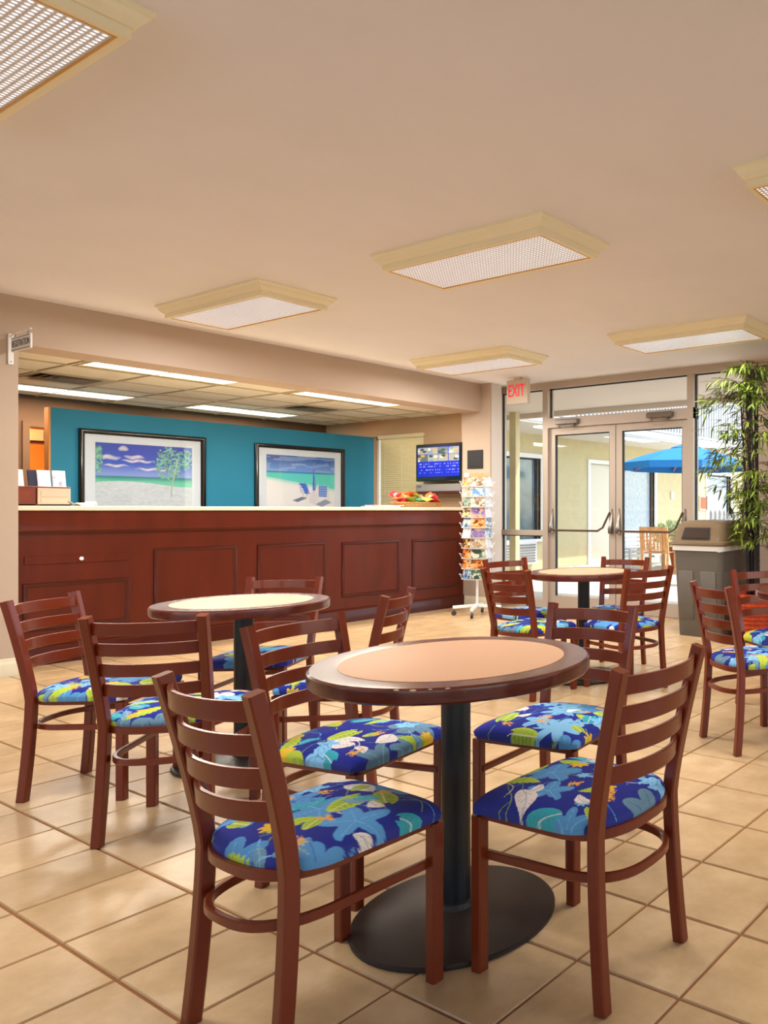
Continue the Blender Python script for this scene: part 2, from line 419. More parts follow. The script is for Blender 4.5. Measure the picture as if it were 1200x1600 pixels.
for k, (a, b) in enumerate(LIT):
    x1 = xs[a]-.02; x0 = xs[a+1]+.02; y0, y1 = ys[b]+.02, ys[b+2]-.02
    if a == 0: x0 = x1-.40
    t = thing('troffer_light', 'glowing long office ceiling light, '+nm[k], 'light', ((x0+x1)/2, (y0+y1)/2, OC), 0, 'lit ceiling lights in the office')
    hx, hy = (x1-x0)/2, (y1-y0)/2
    f = MB(); f.box(-hx, hx, -hy, -hy+.02, -.008, .02); f.box(-hx, hx, hy-.02, hy, -.008, .02); f.box(-hx, -hx+.02, -hy, hy, -.007, .02); f.box(hx-.02, hx, -hy, hy, -.007, .02)
    f.build('frame', M['fix'], t, smooth=0)
    MB().box(-hx+.015, hx-.015, -hy+.015, hy-.015, -.002, .01).build('lens', M['lens_on'], t, smooth=0)
    L = bpy.data.lights.new('office_lamp', 'AREA'); L.shape = 'RECTANGLE'; L.size = 2*hx; L.size_y = 2*hy; L.energy = LAMP_OFFICE; L.color = (1, .92, .80)
    lo = bpy.data.objects.new('office_lamp', L); C.objects.link(lo); lo.location = ((x0+x1)/2, (y0+y1)/2, OC-.02)
for k, (a, b) in enumerate(VENT):
    x0, x1, y0, y1 = xs[a+1], xs[a], ys[b], ys[b+1]
    t = thing('air_vent', ['square metal air vent in the office ceiling beside the sign end of the beam', 'square metal air vent in the office ceiling over the beach chair picture'][k], 'vent', ((x0+x1)/2, (y0+y1)/2, OC), 0, 'office ceiling air vents')
    MB().box(-.28, .28, -.28, .28, .012, .02).build('backing', M['black'], t, smooth=0)
    for q, h in enumerate((.285, .215, .145, .075)):
        z0 = -.004+q*.002; f = MB()
        pr = [(h, z0), (h-.045, z0+.022)]
        f.loft([[(sx*r_, sy*r_, z) for sx, sy in ((1, 1), (-1, 1), (-1, -1), (1, -1))] for r_, z in ((h, z0), (h-.05, z0+.02), (h-.052, z0+.017), (h-.002, z0-.003))]+[[(sx*h, sy*h, z0) for sx, sy in ((1, 1), (-1, 1), (-1, -1), (1, -1))]], cap0=False, cap1=False)
        f.build('louver_ring', M['vent'] if q else M['tbar'], t, smooth=0)
# teal partition
struct(MB().box(-9.60, -9.50, 3.25, YE, 0, 2.235).build('wall_teal', [M['teal']], smooth=0))
struct(MB().box(-9.60, -9.498, 3.235, 3.25, 0, 2.236).build('trim_2', M['amber'], smooth=0))
# far wall with a doorway to an amber room
fw = MB(); fw.box(-10.7, -10.6, .6, 3.44, 0, OC+.02); fw.box(-10.7, -10.6, 4.3, YE, 0, OC+.02); fw.box(-10.7, -10.6, 3.44, 4.3, 2.12, OC+.02)
struct(fw.build('wall_office', M['brown'], smooth=0))
df = MB(); df.box(-10.60, -10.57, 3.38, 3.44, 0, 2.12); df.box(-10.60, -10.57, 3.38, 4.36, 2.12, 2.18)
struct(df.build('trim_3', M['brown'], smooth=0))
ar = MB(); ar.box(-12.0, -11.9, 2.4, 5.2, 0, 2.5); ar.box(-12, -10.7, 2.3, 2.4, 0, 2.5); ar.box(-12, -10.7, 5.2, 5.3, 0, 2.5); ar.box(-12, -10.7, 2.3, 5.3, 2.5, 2.6)
struct(ar.build('wall_amber', M['amber'], smooth=0))
sh = thing('wall_shelf', 'small dark shelf glimpsed through the amber doorway', 'shelf', (-11.78, 3.95, 2.02))
MB().cbox(-.1, .1, -.3, .3, 0, .03).build('board', M['mahogd'], sh, smooth=0)
MB().cbox(-.08, .08, .0, .12, .03, .15).build('dark_box', M['ink'], sh, smooth=0); MB().cbox(-.08, .08, -.14, -.01, .03, .17).build('cream_box', M['ctop'], sh, smooth=0)
L = bpy.data.lights.new('amber_lamp', 'POINT'); L.energy = 60; L.color = (1, .66, .28); L.shadow_soft_size = .12
lo = bpy.data.objects.new('amber_lamp', L); C.objects.link(lo); lo.location = (-11.1, 3.0, 1.9)
struct(MB().box(-12, XW-.34, .5, .6, 0, 2.6).build('wall_side', M['brown'], smooth=0))
# end wall with the blind window
ew = MB(); WX0, WX1, WZ0, WZ1 = -9.50, -8.46, .95, 2.24
ew.box(-10.7, WX0, YE, YE+.12, 0, OC+.02); ew.box(WX1, XW-.34, YE, YE+.12, 0, OC+.02); ew.box(WX0, WX1, YE, YE+.12, 0, WZ0); ew.box(WX0, WX1, YE, YE+.12, WZ1, OC+.02)
struct(ew.build('wall_end', M['beige2'], smooth=0))
wf = MB(); wf.box(WX0, WX1, YE+.05, YE+.09, WZ0, WZ0+.04); wf.box(WX0, WX1, YE+.05, YE+.09, WZ1-.04, WZ1); wf.box(WX0, WX0+.04, YE+.05, YE+.09, WZ0, WZ1); wf.box(WX1-.04, WX1, YE+.05, YE+.09, WZ0, WZ1)
wo = struct(wf.build('window_2', M['white'], smooth=0)); MB().box(WX0+.03, WX1-.03, YE+.066, YE+.072, WZ0, WZ1).build('glass', M['glass'], wo, smooth=0)
bl = thing('window_blind', 'closed cream horizontal slat blind on the office window beside the television', 'blind', (WX0+.13, YE, WZ0))
bw = WX1-WX0-.11
sl = MB().loft([[(x, y, z) for y, z in ((-.012, .017), (-.004, .006), (.002, -.008), (.0035, -.0075), (-.0025, .007), (-.0105, .018))] for x in (0, bw)]).mesh('slat', M['blind'])
for k in range(41): link('slat', sl, bl, (0, .02, .03+k*.03))
MB().cbox(-.01, bw+.01, -.03, .03, 1.25, 1.30).build('headrail', M['blind'], bl)
MB().cbox(0, bw, .005, .03, .0, .016).build('bottom_rail', M['blind'], bl)
for x in (.12, bw/2, bw-.12): MB().cyl((x, -.003, .01), (x, -.003, 1.27), .0015, n=5).build('cord', M['white'], bl)

# ================================================================== GLASS WALL
def V3(*a): return a
win = MB()
FY0, FY1 = YB-.05, YB+.05
X = dict(l=-7.26, m1a=-6.49, m1b=-6.33, m3a=-4.44, m3b=-4.31, r=-3.66)
win.box(X['l'], X['l']+.05, FY0, FY1, 0, 2.78)
win.box(X['m1a'], X['m1a']+.085, FY0-.01, FY1, 0, 2.70); win.box(X['m3a']+.05, X['m3b'], FY0-.01, FY1, 0, 2.70)
win.box(X['r']-.05, X['r'], FY0, FY1, 0, 2.78)
win.box(X['l'], X['r'], FY0-.012, FY1, 2.70, 2.78)
win.box(X['m1a'], X['m3b'], FY0-.012, FY1, 2.215, 2.335)
win.box(X['l'], X['m1a'], FY0-.006, FY1, .895, .96); win.box(X['l'], X['m1a'], FY0-.006, FY1, 0, .10); win.box(X['m3b'], X['r'], FY0-.006, FY1, 0, .10)
w1 = struct(win.build('window_1', M['alu'], smooth=0))
def pane(x0, x1, z0, z1, par, y=YB):
    MB().box(x0, x1, y-.003, y+.003, z0, z1).build('glass', M['glass'], par, smooth=0)
    g = MB(); t = .012
    g.box(x0, x0+t, y-.012, y+.012, z0, z1); g.box(x1-t, x1, y-.012, y+.012, z0, z1); g.box(x0, x1, y-.012, y+.012, z1-t, z1)
    g.build('gasket', M['gasket'], par, smooth=0)
pane(X['l']+.05, X['m1a'], .96, 2.70, w1); pane(X['l']+.05, X['m1a'], .10, .895, w1)
pane(X['m1a']+.085, X['m3a']+.05, 2.335, 2.70, w1); pane(X['m3b'], X['r']-.05, .10, 2.70, w1)
L = bpy.data.lights.new('portal', 'AREA'); L.shape = 'RECTANGLE'; L.size = 3.3; L.size_y = 2.6; L.cycles.is_portal = True
lo = bpy.data.objects.new('daylight_portal', L); C.objects.link(lo); lo.location = (-5.35, YB+.12, 1.38); lo.rotation_euler = Vector((0, -1, 0)).to_track_quat('-Z', 'Z').to_euler()
DX = [(X['m1b']-.075, -5.40), (-5.385, X['m3a']+.05)]
for k, (a, b) in enumerate(DX):
    d = struct(thing('door_%d' % (k+1), '', ''))
    for q in ('label', 'category'): del d[q]
    st = .085
    MB().box(a, a+st, YB-.022, YB+.022, .01, 2.21).build('stile', M['alu'], d, smooth=0)
    MB().box(b-st, b, YB-.022, YB+.022, .01, 2.21).build('stile', M['alu'], d, smooth=0)
    MB().box(a+st, b-st, YB-.022, YB+.022, 2.13, 2.21).build('top_rail', M['alu'], d, smooth=0)
    MB().box(a+st, b-st, YB-.022, YB+.022, .01, .16).build('bottom_rail', M['alu'], d, smooth=0)
    pane(a+st, b-st, .16, 2.13, d)
    # concealed arm exit device: bar with two curved end arms
    ya = YB-.10; hz = .965
    bar = MB().tube([(a+.07, ya+.03, hz+.02), (a+.10, ya, hz), (b-.20, ya, hz), (b-.13, ya+.01, hz+.04), (b-.075, YB-.03, hz+.22)], [.012, .013, .013, .013, .012], 8)
    bo = bar.build('push_bar', M['bronze'], d)
    for xx in (a+.045, b-.045):
        pl = MB().loft([[(xx-hw, YB-.022-dp, z), (xx+hw, YB-.022-dp, z), (xx+hw, YB-.022, z), (xx-hw, YB-.022, z)] for z, hw, dp in ((hz-.03, .022, .05), (hz+.03, .022, .055), (hz+.10, .016, .03), (hz+.2, .010, .008), (hz+.26, .008, .004))])
        pl.build('bar_bracket', M['steel'], bo)
for k, (x0, lb) in enumerate(((-6.24, 'left door, near the exit sign'), (-4.90, 'right door, above the blue umbrella'))):
    t = thing('door_closer', 'grey overhead door closer on the head of the '+lb, 'door closer', (x0, FY0-.012, 2.27), 0, 'door closers on the glass doors')
    MB().cbox(0, .34, -.055, 0, -.025, .035, .006).build('body', M['steel'], t)
    MB().cyl((.27, -.03, -.06), (.27, -.03, -.02), .02).build('pinion', M['steel'], t)
    a = MB(); a.sweep([(.27, -.03, -.055), (.12, -.11, -.058)], .022, .007, (0, 0, 1), .001); a.sweep([(.12, -.11, -.064), (-.02, -.02, -.066)], .018, .007, (0, 0, 1), .001); a.cyl((.12, -.11, -.07), (.12, -.11, -.05), .012)
    a.build('arm', M['steel'], t)

# ================================================================== EXTERIOR
struct(MB().box(-40, 40, YB+.1, 60, -.2, -.005).build('floor_patio', M['conc'], smooth=0))
struct(MB().box(XR+.2, 60, -60, YB+.1, -.25, -.06).build('floor_bounce', M['conc'], smooth=0))  # unseen ground, made pale to bounce sunlight up to the ceiling
struct(MB().box(-60, XR+.2, -60, YF-.2, -.25, -.06).build('floor_bounce_2', M['conc'], smooth=0))  # unseen ground at the front, pale for the same bounce light
struct(MB().box(-14, 6.5, YB+.12, 9.30, 2.80, 3.05).build('trim_4', M['sof'], smooth=0))
struct(MB().box(-14, 6.5, 9.24, 9.32, 2.72, 3.10).build('trim_5', M['sof'], smooth=0))
struct(MB().box(XR+.2, 5.2, -5, YB+.12, 2.80, 3.0).build('sun_block_overhang', M['sof'], smooth=0))  # unseen overhang, added to keep sunlight out of the right windows
struct(MB().box(-14, XR+.2, 10.10, 10.25, -.004, .03).build('trim_7', M['conc'], smooth=0))
col = thing('stucco_column', 'slim yellow stucco column of the walkway outside, left of the glass doors', 'column', (-8.97, 9.05, 0))
MB().cbox(-.07, .07, -.05, .05, 0, 2.8, .006).build('shaft', M['yellow'], col); MB().cbox(-.085, .085, -.065, .065, 0, .12, .006).build('plinth', M['yellow'], col)
XF = -10.9
hb = thing('hotel_wing', 'yellow stucco two-storey hotel wing with white balcony across the patio', 'building', (XF, 7.3, 0))
wg = MB()
def hbw(a, b, z0, z1): wg.box(-.25, 0, a-7.3, b-7.3, z0, z1)
OPN = [(9.9, 11.72, .62, 2.27), (13.32, 14.28, 0, 2.26), (14.5, 15.86, .02, 2.2), (18.5, 19.9, .02, 2.22)]
e = 7.3
for a, b, z0, z1 in OPN:
    hbw(e, a, 0, 2.9)
    if z0 > 0: hbw(a, b, 0, z0)
    hbw(a, b, z1, 2.9); e = b
hbw(e, 34, 0, 2.9)
wg.build('wall', M['yellow'], hb, smooth=0)
MB().box(-.25, 0, 0, 26.7, 2.9, 5.6).build('upper_wall', mat('balcony shade stucco', '7F8B97', .85, noise=.04), hb, smooth=0)  # shade behind the balcony put into the upper wall's colour
MB().box(0, 1.44, 0, 11.0, 2.76, 2.93).build('balcony_slab', M['stucco'], hb, smooth=0)
MB().box(1.44, 1.47, 0, 11.03, 2.80, 2.90).build('fascia_band', M['stucco'], hb, smooth=0)
MB().box(-.6, 2.0, 0, 26, 5.6, 5.8).build('roof_slab', M['stucco'], hb, smooth=0)
bal = MB().box(-.016, .016, -.016, .016, 2.97, 3.97).mesh('baluster', M['white'], 0)
for k in range(90): link('baluster', bal, hb, (1.40, .06+k*.122, 0))
for k in range(12): link('baluster', bal, hb, (1.40-.11*(k+1), 10.98, 0))
for nm_, z in (('top_rail', 3.96), ('bottom_rail', 2.955)):
    MB().cbox(1.375, 1.425, 0, 11.0, z, z+.04, .004).build(nm_, M['white'], hb, smooth=0)
MB().cbox(0, 1.4, 10.96, 11.0, 3.96, 4.0, .004).build('top_rail', M['white'], hb, smooth=0)
for k, (a, b, z0, z1) in enumerate(OPN):
    f = MB(); a -= 7.3; b -= 7.3; t = .09
    f.box(-.05, .03, a-t, a, z0, z1+t); f.box(-.05, .03, b, b+t, z0, z1+t); f.box(-.05, .03, a, b, z1, z1+t)
    if z0 > .3: f.box(-.05, .05, a-t, b+t, z0-.06, z0)
    if k == 1:
        fo = f.build('door_frame', M['white'], hb, smooth=0)
        MB().box(-.09, -.05, a, b, 0, z1).build('door_panel', M['doorp'], fo, smooth=0)
        MB().cbox(-.05, -.02, b-.17, b-.10, 1.0, 1.28, .005).build('door_handle', M['steel'], fo)
        continue
    fo = f.build('window', M['white'], hb, smooth=0)
    MB().box(-.12, -.10, a, b, z0, z1).build('pane', M['dkglass'] if k == 0 else M['curtain'], fo, smooth=0)
    g = MB(); g.box(-.10, -.07, b-.06, b, z0, z1); g.box(-.10, -.08, a, b, z1-.03, z1)
    g.build('sash', M['ink'], fo, smooth=0)
ac = thing('air_conditioner', 'white louvred through-wall air conditioner under the far yellow wing window', 'air conditioner', (XF, 10.95, .12))
MB().cbox(0, .12, -.5, .55, 0, .46, .01).build('casing', M['white'], ac)
for k in range(7): MB().box(.12, .14, -.46, .5, .05+k*.055, .075+k*.055).build('louver', M['silver'], ac, smooth=0)
nb = thing('notice_board', 'small tan framed notice on the yellow wall beyond the patio umbrella', 'notice', (XF, 18.05, 1.2))
MB().cbox(0, .03, 0, .42, 0, .42, .004).build('frame', M['pale'], nb); MB().cbox(.03, .034, .05, .37, .05, .37, .001).build('sheet', M['terra'], nb)
lf = thing('wall_light_fitting', 'small pale box on the yellow wall right of the sliding window', 'box', (XF, 16.6, 1.5)); MB().cbox(0, .05, 0, .12, 0, .2, .01).build('cover', M['white'], lf)
# umbrella
ux, uy = -7.95, 12.7
um = thing('patio_umbrella', 'open bright blue patio umbrella with a white valance edge outside the glass doors', 'umbrella', (ux, uy, 0))
def canopy(n, rr, zz, th, seg=8):
    rings = []
    for r_, z_ in zip(rr, zz): rings.append([(r_*math.cos(2*PI*i/seg), r_*math.sin(2*PI*i/seg), z_) for i in range(seg)])
    return rings
ca = MB(); up = canopy(8, (.06, .5, .9, 1.28, 1.28), (2.48, 2.39, 2.27, 2.13, 2.00), 0)
dn = canopy(8, (1.27, 1.27, .9, .5, .05), (2.00, 2.12, 2.255, 2.375, 2.465), 0)
ca.loft(up+dn+[up[0]], cap0=False, cap1=False); ca.build('canopy', M['umb'], um, smooth=10)
MB().loft(canopy(8, (.02, .30, .32, .02), (2.54, 2.45, 2.435, 2.52), 0)).build('vent_cap', M['umb'], um, smooth=10)
for k in range(8):
    a = 2*PI*k/8; MB().tube([(.04*math.cos(a), .04*math.sin(a), 2.44), (1.26*math.cos(a), 1.26*math.sin(a), 2.04)], .018, 6).build('rib', M['rib'], um)
MB().cyl((0, 0, 0), (0, 0, 2.52), .024).build('pole', M['teak'], um); MB().lathe([(.26, 0), (.26, .06), (.06, .1), (.04, .25)], 20).build('base', M['conc'], um)
MB().lathe([(.012, 0), (.03, .03), (.02, .07), (.004, .09)], 10, (0, 0, 2.52)).build('finial', M['umb'], um)
# patio table, chair, planter, slatted bench, picket fence
tt = thing('patio_table', 'round teak patio table standing under the blue umbrella', 'table', (ux, uy, 0))
tp = MB()
for k in range(9):
    y = -.52+k*.118; hw = math.sqrt(max(.02, .56**2-(y+.05)**2)); MB().cbox(-hw, hw, y, y+.1, .70, .725, .003).build('slat', M['teak'], tt)
for sx in (-1, 1):
    for sy in (-1, 1): MB().cbox(sx*.33-.03, sx*.33+.03, sy*.33-.03, sy*.33+.03, 0, .70, .004).build('leg', M['teak'], tt)
def teak_chair(x, y, rz, lab):
    t = thing('teak_armchair', lab, 'chair', (x, y, 0), R(rz), 'teak chairs on the patio')
    for sx in (-1, 1):
        MB().sweep([(sx*.25, .22, 0), (sx*.25, .22, .62)], .045, .045, (1, 0, 0)).build('leg', M['teak'], t)
        MB().sweep([(sx*.25, -.22, 0), (sx*.25, -.22, .42), (sx*.25, -.30, .90)], .045, .045, (1, 0, 0)).build('leg', M['teak'], t)
        MB().cbox(sx*.25-.035, sx*.25+.035, -.27, .27, .62, .645, .005).build('armrest', M['teak'], t)
    for k in range(6): MB().cbox(-.23, .23, -.2+k*.075, -.14+k*.075, .41, .43, .003).build('seat_slat', M['teak'], t)
    for k in range(7): MB().sweep([(-.2+k*.066, -.235, .46), (-.2+k*.066, -.295, .84)], .015, .045, (1, 0, 0)).build('back_slat', M['teak'], t)
    MB().cbox(-.25, .25, -.32, -.28, .83, .90, .008).build('top_rail', M['teak'], t)
teak_chair(-7.95, 11.72, 15, 'slatted teak armchair with its back to the glass doors under the umbrella')
teak_chair(-7.05, 12.3, 70, 'slatted teak armchair right of the umbrella table, half behind the rubbish bin')
pt = thing('potted_shrub', 'variegated pale green shrub in a terracotta pot beyond the patio chairs', 'plant', (-8.75, 13.75, 0))
MB().lathe([(.2, 0), (.27, .36), (.3, .36), (.3, .42), (.26, .42), (.24, .36)], 20).build('pot', M['terra'], pt)
rnd = random.Random(5); fo = MB()
for k in range(1300):
    d = Vector((rnd.gauss(0, 1), rnd.gauss(0, 1), rnd.gauss(0, .8))).normalized()*rnd.uniform(.6, 1)
    c = Vector((d.x*.72, d.y*.5, .70+d.z*.33)); a = Vector((rnd.gauss(0, 1), rnd.gauss(0, 1), rnd.gauss(0, 1))).normalized()*.05; b = a.orthogonal().normalized()*.02
    fo.add([c-a, c+b, c+a, c-b], [(0, 1, 2, 3)])
fl2 = fo.build('foliage', M['bush'], pt, smooth=0); fl2['kind'] = 'stuff'
bn = thing('slatted_bench', 'white horizontal slat bench against the yellow wing below the sliding window', 'bench', (-9.75, 12.9, 0))
for k in range(7): MB().cbox(-.02, .02, -.2, 1.7, .18+k*.09, .24+k*.09, .003).build('slat', M['white'], bn)
for y in (-.15, .75, 1.65): MB().cbox(-.07, -.02, y-.03, y+.03, 0, .8, .003).build('post', M['white'], bn)
for k in range(3): MB().cbox(.03+k*.13, .14+k*.13, -.2, 1.7, .40, .42, .003).build('seat_slat', M['white'], bn)
for y in (-.15, 1.65): MB().cbox(.36, .41, y-.03, y+.03, 0, .40, .003).build('leg', M['white'], bn)
pf = thing('picket_fence', 'white picket fence closing the patio beyond the rubbish bin', 'fence', (-8.2, 14.1, 0))
pk = MB().loft([[(x*s_, y, z) for x, y in ((-.035, -.01), (.035, -.01), (.035, .01), (-.035, .01))] for z, s_ in ((.05, 1), (1.15, 1), (1.21, .3))]).mesh('picket', M['white'], 0)
for k in range(46): link('picket', pk, pf, (k*.11, 0, 0))
for z in (.25, .95): MB().cbox(-.05, 5.0, .012, .05, z, z+.07, .003).build('rail', M['white'], pf)
ja = thing('garden_urn', 'rounded cream urn outside the glass, right of the rubbish bin', 'urn', (-4.0, 8.3, 0))
MB().lathe([(.10, 0), (.13, .03), (.2, .2), (.235, .42), (.22, .6), (.15, .74), (.13, .78), (.16, .83), (.14, .83), (.11, .78)], 24).build('body', M['stucco'], ja)

# ================================================================== RECEPTION COUNTER
XC = -7.50
rc = thing('reception_counter', 'long dark mahogany panelled reception counter', 'counter', (XC, 2.28, 0))
L0 = 6.70-2.28-.01
MB().box(-.05, -.015, 0.005, L0, 0, 1.205).build('front_board', M['mahog'], rc, smooth=0)
MB().box(-.60, -.05, 0.005, .03, 0, 1.205).build('end_board', M['mahog'], rc, smooth=0)
MB().box(-.60, -.05, L0-.03, L0, 0, 1.205).build('end_board', M['mahog'], rc, smooth=0)
r = [[(px, y, h) for px, h in ((-.015, 0), (.012, 0), (.012, .10), (.006, .115), (.006, .13), (-.005, .145), (-.015, .15))] for y in (.005, L0)]
MB().loft(r).build('plinth', M['mahogd'], rc)
r = [[(px, y, h) for px, h in ((-.015, 1.03), (.004, 1.03), (.010, 1.042), (.016, 1.046), (.016, 1.195), (.010, 1.205), (-.015, 1.205))] for y in (.005, L0)]
MB().loft(r).build('top_rail', M['mahog'], rc)
def moulding(y0, y1, z0, z1, par):
    # mitred picture-frame moulding
    prof = [(0, 0), (.010, .002), (.014, .010), (.014, .018), (.006, .026), (.004, .032), (0, .034)]
    ring = []
    for sy, sz in ((-1, -1), (1, -1), (1, 1), (-1, 1)):
        ring.append([(-.015+d, (y0 if sy < 0 else y1)-sy*wd, (z0 if sz < 0 else z1)-sz*wd) for d, wd in prof])
    ring.append(ring[0])
    m_ = MB().loft(ring, closed=True, cap0=False, cap1=False)
    return m_.build('panel_moulding', M['mahogd'], par, smooth=50)
for y0, y1, z0, z1 in ((2.40, 3.10, .27, .64), (3.278, 3.966, .27, .875), (4.155, 4.857, .27, .875), (5.038, 5.754, .27, .865), (5.928, 6.62, .27, .865)):
    MB().box(-.015, -.0135, y0-2.28+.03, y1-2.28-.03, z0+.03, z1-.03).build('panel', M['mahog'], moulding(y0-2.28, y1-2.28, z0, z1, rc), smooth=0)
dr = MB().cbox(-.02, -.009, .13, .82, .785, .85, .002).build('drawer', M['mahog'], rc)
MB().lathe([(.004, 0), (.006, .008), (.014, .014), (.016, .021), (.011, .027), (.002, .029)], 14).xf(Matrix.Translation((-.009, .48, .818)) @ Matrix.Rotation(PI/2, 4, 'Y')).build('knob', M['porc'], dr)
ct = tag(MB().cbox(-.68, .035, 0.004, L0+.004, 1.206, 1.243, .005).build('countertop', M['ctop'], None, (XC, 2.28, 0)), 'long cream slab countertop on the reception counter', 'countertop')
MB().box(-.98, -.60, .1, L0-.2, .70, .74).build('work_shelf', M['mahogd'], rc, smooth=0)
CT = 1.243

# wood display box and papers, left end of the counter
bx = thing('wooden_literature_box', 'dark red wooden box with pale front at the left end of the countertop', 'box', (-7.93, 2.40, CT))
b_ = MB(); b_.cbox(0, .30, 0, .34, 0, .015, .002); b_.cbox(0, .30, 0, .012, 0, .155, .002); b_.cbox(0, .012, 0, .34, 0, .15, .002); b_.cbox(0, .30, 0, .34, .142, .155, .002)
b_.build('body', M['oak'], bx, smooth=0)
for k in range(7): MB().cbox(.03+k*.037, .045+k*.037, -.004, .001, .02, .13, .001).build('slat', M['mahogd'], bx, smooth=0)
MB().cbox(.288, .30, .13, .34, 0, .145, .003).build('front_panel', M['pale'], bx); MB().cbox(.286, .30, 0.0, .12, 0, .145, .003).build('side_panel', M['oak'], bx)
MB().cbox(.30, .304, .15, .32, .02, .065, .001).build('drawer', M['pale'], bx); MB().cbox(.30, .304, .15, .32, .075, .12, .001).build('drawer', M['pale'], bx)
def noise_col(ny, nx, seed, cols, k=6):
    rg = np.random.RandomState(seed); out = np.zeros((ny, nx, 3)); out[:] = cols[0]
    yy, xx = np.mgrid[0:1:ny*1j, 0:1:nx*1j]
    for q in range(k):
        cx, cy, rx, ry = rg.rand(), rg.rand(), .08+.25*rg.rand(), .06+.18*rg.rand(); c = cols[rg.randint(len(cols))]; an = rg.rand()*3
        dx, dy = xx-cx, yy-cy; u = dx*math.cos(an)+dy*math.sin(an); v = -dx*math.sin(an)+dy*math.cos(an)
        m_ = (u/rx)**2+(v/ry)**2 < 1; out[m_] = c
    return out
def plane_pts(w_, h_, nx, ny):
    yy, xx = np.mgrid[0:h_:ny*1j, -w_/2:w_/2:nx*1j]; return np.stack([xx, np.zeros_like(xx), yy], -1)
for k, (y, a, lb, cols, ww) in enumerate(((2.435, 0, 'white framed leaflet with a small crest, leftmost on the wooden box', ('F1EFEA', 'E6E4DE', '5A4A40'), .11),
        (2.545, 4, 'dark blue card holder standing between the leaflets on the wooden box', ('2A2C40', '33364C'), .06),
        (2.615, 0, 'pale blue printed leaflet in a clear stand, middle of the wooden box', ('C9D3E4', '8FA6CC', 'EDEFF4', '54606E'), .085),
        (2.71, -3, 'pale printed leaflet in a clear stand at the right edge of the wooden box', ('E3E3EA', 'B9A6B4', 'C9D8EA', 'F2E4DC'), .085))):
    t = thing('leaflet_stand', lb, 'leaflet', (-7.76+k*.004, y, CT+.155), R(90+a), 'leaflet stands on the wooden box')
    MB().loft([[(x, y_, z_) for x in ()] or [(-ww/2, y_, z_), (ww/2, y_, z_), (ww/2, y_+.004, z_), (-ww/2, y_+.004, z_)] for y_, z_ in ((0, 0), (.03, .135))]).build('sheet_holder', M['paper'] if k != 1 else M['ink'], t, smooth=0)
    MB().cbox(-ww/2, ww/2, -.005, .05, 0, .004, .001).build('foot', M['paper'] if k != 1 else M['ink'], t)
    P = plane_pts(ww*.9, .12, 14, 18); P[..., 1] = P[..., 2]*.222-.001; P[..., 2] += .007
    grid_print('print', P, noise_col(18, 14, 40+k, [lin(c) for c in cols], 5), M['card'], t)
for k, (x, y, a, c) in enumerate(((-7.60, 2.80, 20, 'F0EAD0'), (-7.62, 2.87, -30, 'D9DDF0'), (-7.66, 2.74, 60, '8A6A58'))):
    t = tag(MB().loft([[(x_, y_, z_+.001) for x_, z_ in ((-.05, 0), (-.01, .022+.01*k), (.045, .004))]+[(x_, y_, z_) for x_, z_ in ((.045, .001), (-.01, .016+.01*k), (-.05, -.0015))] for y_ in (-.035, .035)]).build('folded_paper', mat('folded paper %d' % k, c, .6), None, (x, y, CT+.004), R(a)),
        ['crumpled cream paper on the countertop in front of the wooden box', 'crumpled pale blue paper beside the wooden box, nearest the left picture', 'folded brown paper under the cream one by the wooden box'][k], 'paper', 'loose papers by the wooden box')
# snack basket and magazines, right end
bk = thing('snack_basket', 'low wicker basket full of snack packets at the right end of the countertop', 'basket', (-7.68, 6.13, CT))
pr_ = rrect(.13, .30, .06, 4)
MB().loft([[(x*s_, y*s_, z_) for x, y in pr_] for s_, z_ in ((.86, 0), (.98, .055), (1, .055), (.9, .004))], cap1=False).build('bowl', M['wicker'], bk)
MB().tube([(x, y, .055) for x, y in pr_]+[(pr_[0][0], pr_[0][1], .055)], .006, 6).build('rim', M['wicker'], bk)
for q in range(3): MB().tube([(x*(.89+.04*q), y*(.89+.04*q), .012+.016*q) for x, y in pr_]+[(pr_[0][0]*(.89+.04*q), pr_[0][1]*(.89+.04*q), .012+.016*q)], .004, 5).build('woven_strand', M['wicker'], bk)
def packet(mb, w_, h_, d_):
    ny, nx = 7, 6; P = []
    for sgn in (1, -1):
        for j in range(ny+1):
            for i in range(nx+1):
                u, v = i/nx*2-1, j/ny*2-1; t_ = (1-u**4)*(1-v*v)**.6; P.append((u*w_/2, v*h_/2, sgn*(d_/2*t_+.0006)))
    n_ = nx+1; fs = []
    for s_ in (0, 1):
        o_ = s_*n_*(ny+1)
        for j in range(ny):
            for i in range(nx): fs.append((o_+j*n_+i, o_+j*n_+i+1, o_+(j+1)*n_+i+1, o_+(j+1)*n_+i))
    return mb.add(P, fs)
rnd = random.Random(11)
pkc = {'orange': 'E8622A', 'red': 'D5232C', 'yellow': 'E8C038', 'green': '3E8A44', 'white': 'E9D9D6', 'peach': 'E89A6A', 'lime': 'B7C845'}
pkm = {c: mat(c+' snack foil', h, .3, coat=.4, noise=.15, nscale=30) for c, h in pkc.items()}
seq = ['orange', 'red', 'orange', 'lime', 'yellow', 'green', 'yellow', 'white', 'red', 'orange', 'red', 'orange', 'peach', 'orange', 'red', 'lime', 'peach', 'orange', 'red', 'orange']
pme = {c: packet(MB(), .085, .12, .035).mesh('snack_packet', pkm[c]) for c in pkc}
for k, c in enumerate(seq):
    t = tag(link('snack_packet', pme[c], None, (-7.68+rnd.uniform(-.07, .08), 5.86+.50*(k % 10)/9+rnd.uniform(-.02, .02), CT+.085+(k >= 10)*.05+rnd.uniform(0, .02))), 'small shiny %s snack packet heaped in the wicker basket on the counter' % c, 'snack packet', 'snack packets in the basket')
    t.rotation_euler = (rnd.uniform(-.7, .7), rnd.uniform(-.9, .9), rnd.uniform(0, 6))
